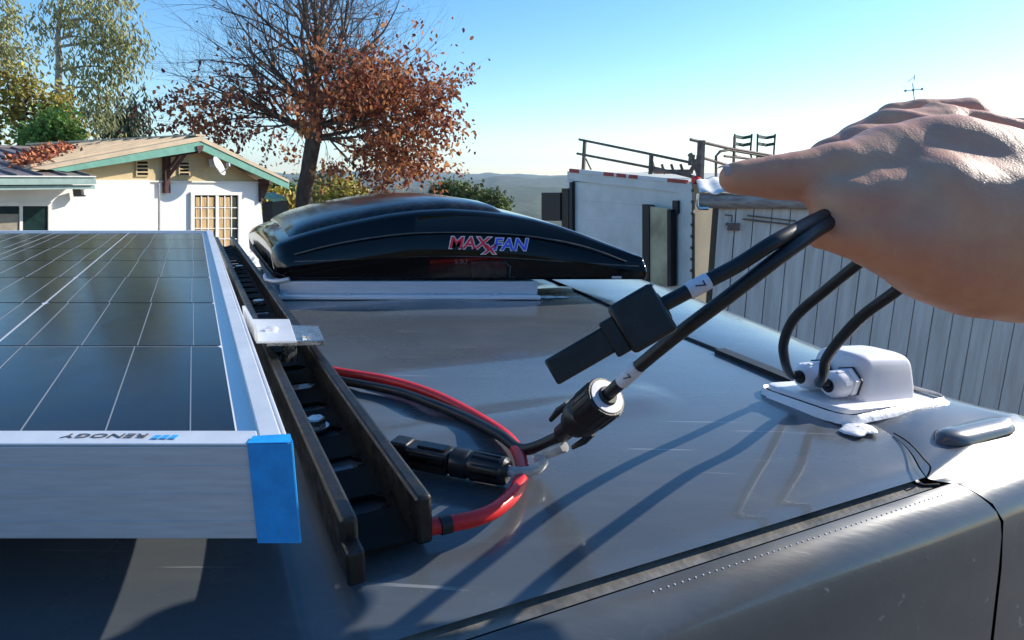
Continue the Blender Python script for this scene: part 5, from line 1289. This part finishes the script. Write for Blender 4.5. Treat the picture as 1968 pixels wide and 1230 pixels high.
    Gp = G.reshape(-1, 3); w1 = np.sin(Gp[:, 0]*260+np.sin(Gp[:, 1]*90)*1.8+Gp[:, 2]*120)*np.sin(Gp[:, 1]*170+Gp[:, 0]*70)
    F = F + (.00028*w1.reshape(F.shape)).astype(np.float32)
    V, Q = surface_nets(F, lo, h)
    me = bpy.data.meshes.new('hand'); off = np.array(hand_o.location)
    me.from_pydata((V-off).tolist(), [], Q.tolist()); me.materials.append(M['skin']); me.shade_smooth()
    bm = bmesh.new(); bm.from_mesh(me); bmesh.ops.recalc_face_normals(bm, faces=bm.faces); bm.to_mesh(me); bm.free()
    o = bpy.data.objects.new('body', me); COL.objects.link(o); o.parent = hand_o
    sm = o.modifiers.new('s', 'SMOOTH'); sm.iterations = 20; sm.factor = .5
    tp_ = Dh(1404, 333, .2425); nx = (Dh(1404, 333, .2425)-Dh(1480, 330, .2445)).normalized(); nu = Vector((-.15, -.45, 1)); nu = (nu-nx*nu.dot(nx)).normalized(); ns_ = nx.cross(nu)
    rws = [[tp_ + nx*(-.006+.011*i/6) + ns_*(.0052*math.sin(an)) + nu*(.0052*math.cos(an)-.0012+(-.0006 if i in (0, 6) else 0)) for an in np.linspace(-1.1, 1.1, 9)] for i in range(7)]
    MB().grid(rws).build('fingernail', mat('nail', (.62, .36, .30), .3, sss=.1), hand_o, smooth=80)
    # finger nail of the index
def skin():
    m = mat('skin', (.70, .36, .21), .5, var=.15, vscale=22, col2=(.60, .25, .155), sss=.18, bump=.0)
    t = m.node_tree; N = t.nodes; L = t.links; p = N['Principled BSDF']; co = N['Texture Coordinate']
    v = N.new('ShaderNodeTexVoronoi'); v.inputs['Scale'].default_value = 620; v.feature = 'DISTANCE_TO_EDGE'; L.new(co.outputs['Object'], v.inputs['Vector'])
    n = N.new('ShaderNodeTexNoise'); n.inputs['Scale'].default_value = 95; n.inputs['Detail'].default_value = 6; n.inputs['Distortion'].default_value = 1.2; L.new(co.outputs['Object'], n.inputs['Vector'])
    wv = N.new('ShaderNodeTexWave'); wv.inputs['Scale'].default_value = 45; wv.inputs['Distortion'].default_value = 9; wv.inputs['Detail'].default_value = 3; wv.bands_direction = 'X'; L.new(co.outputs['Object'], wv.inputs['Vector'])
    b1 = N.new('ShaderNodeBump'); b1.inputs['Strength'].default_value = .35; b1.inputs['Distance'].default_value = .0005; L.new(v.outputs['Distance'], b1.inputs['Height'])
    b2 = N.new('ShaderNodeBump'); b2.inputs['Strength'].default_value = .3; b2.inputs['Distance'].default_value = .0006; L.new(n.outputs[0], b2.inputs['Height']); L.new(b1.outputs[0], b2.inputs['Normal'])
    b3 = N.new('ShaderNodeBump'); b3.inputs['Strength'].default_value = .12; b3.inputs['Distance'].default_value = .0005; L.new(wv.outputs[0], b3.inputs['Height']); L.new(b2.outputs[0], b3.inputs['Normal'])
    L.new(b3.outputs[0], p.inputs['Normal']); return m
M['skin'] = skin()
hand()
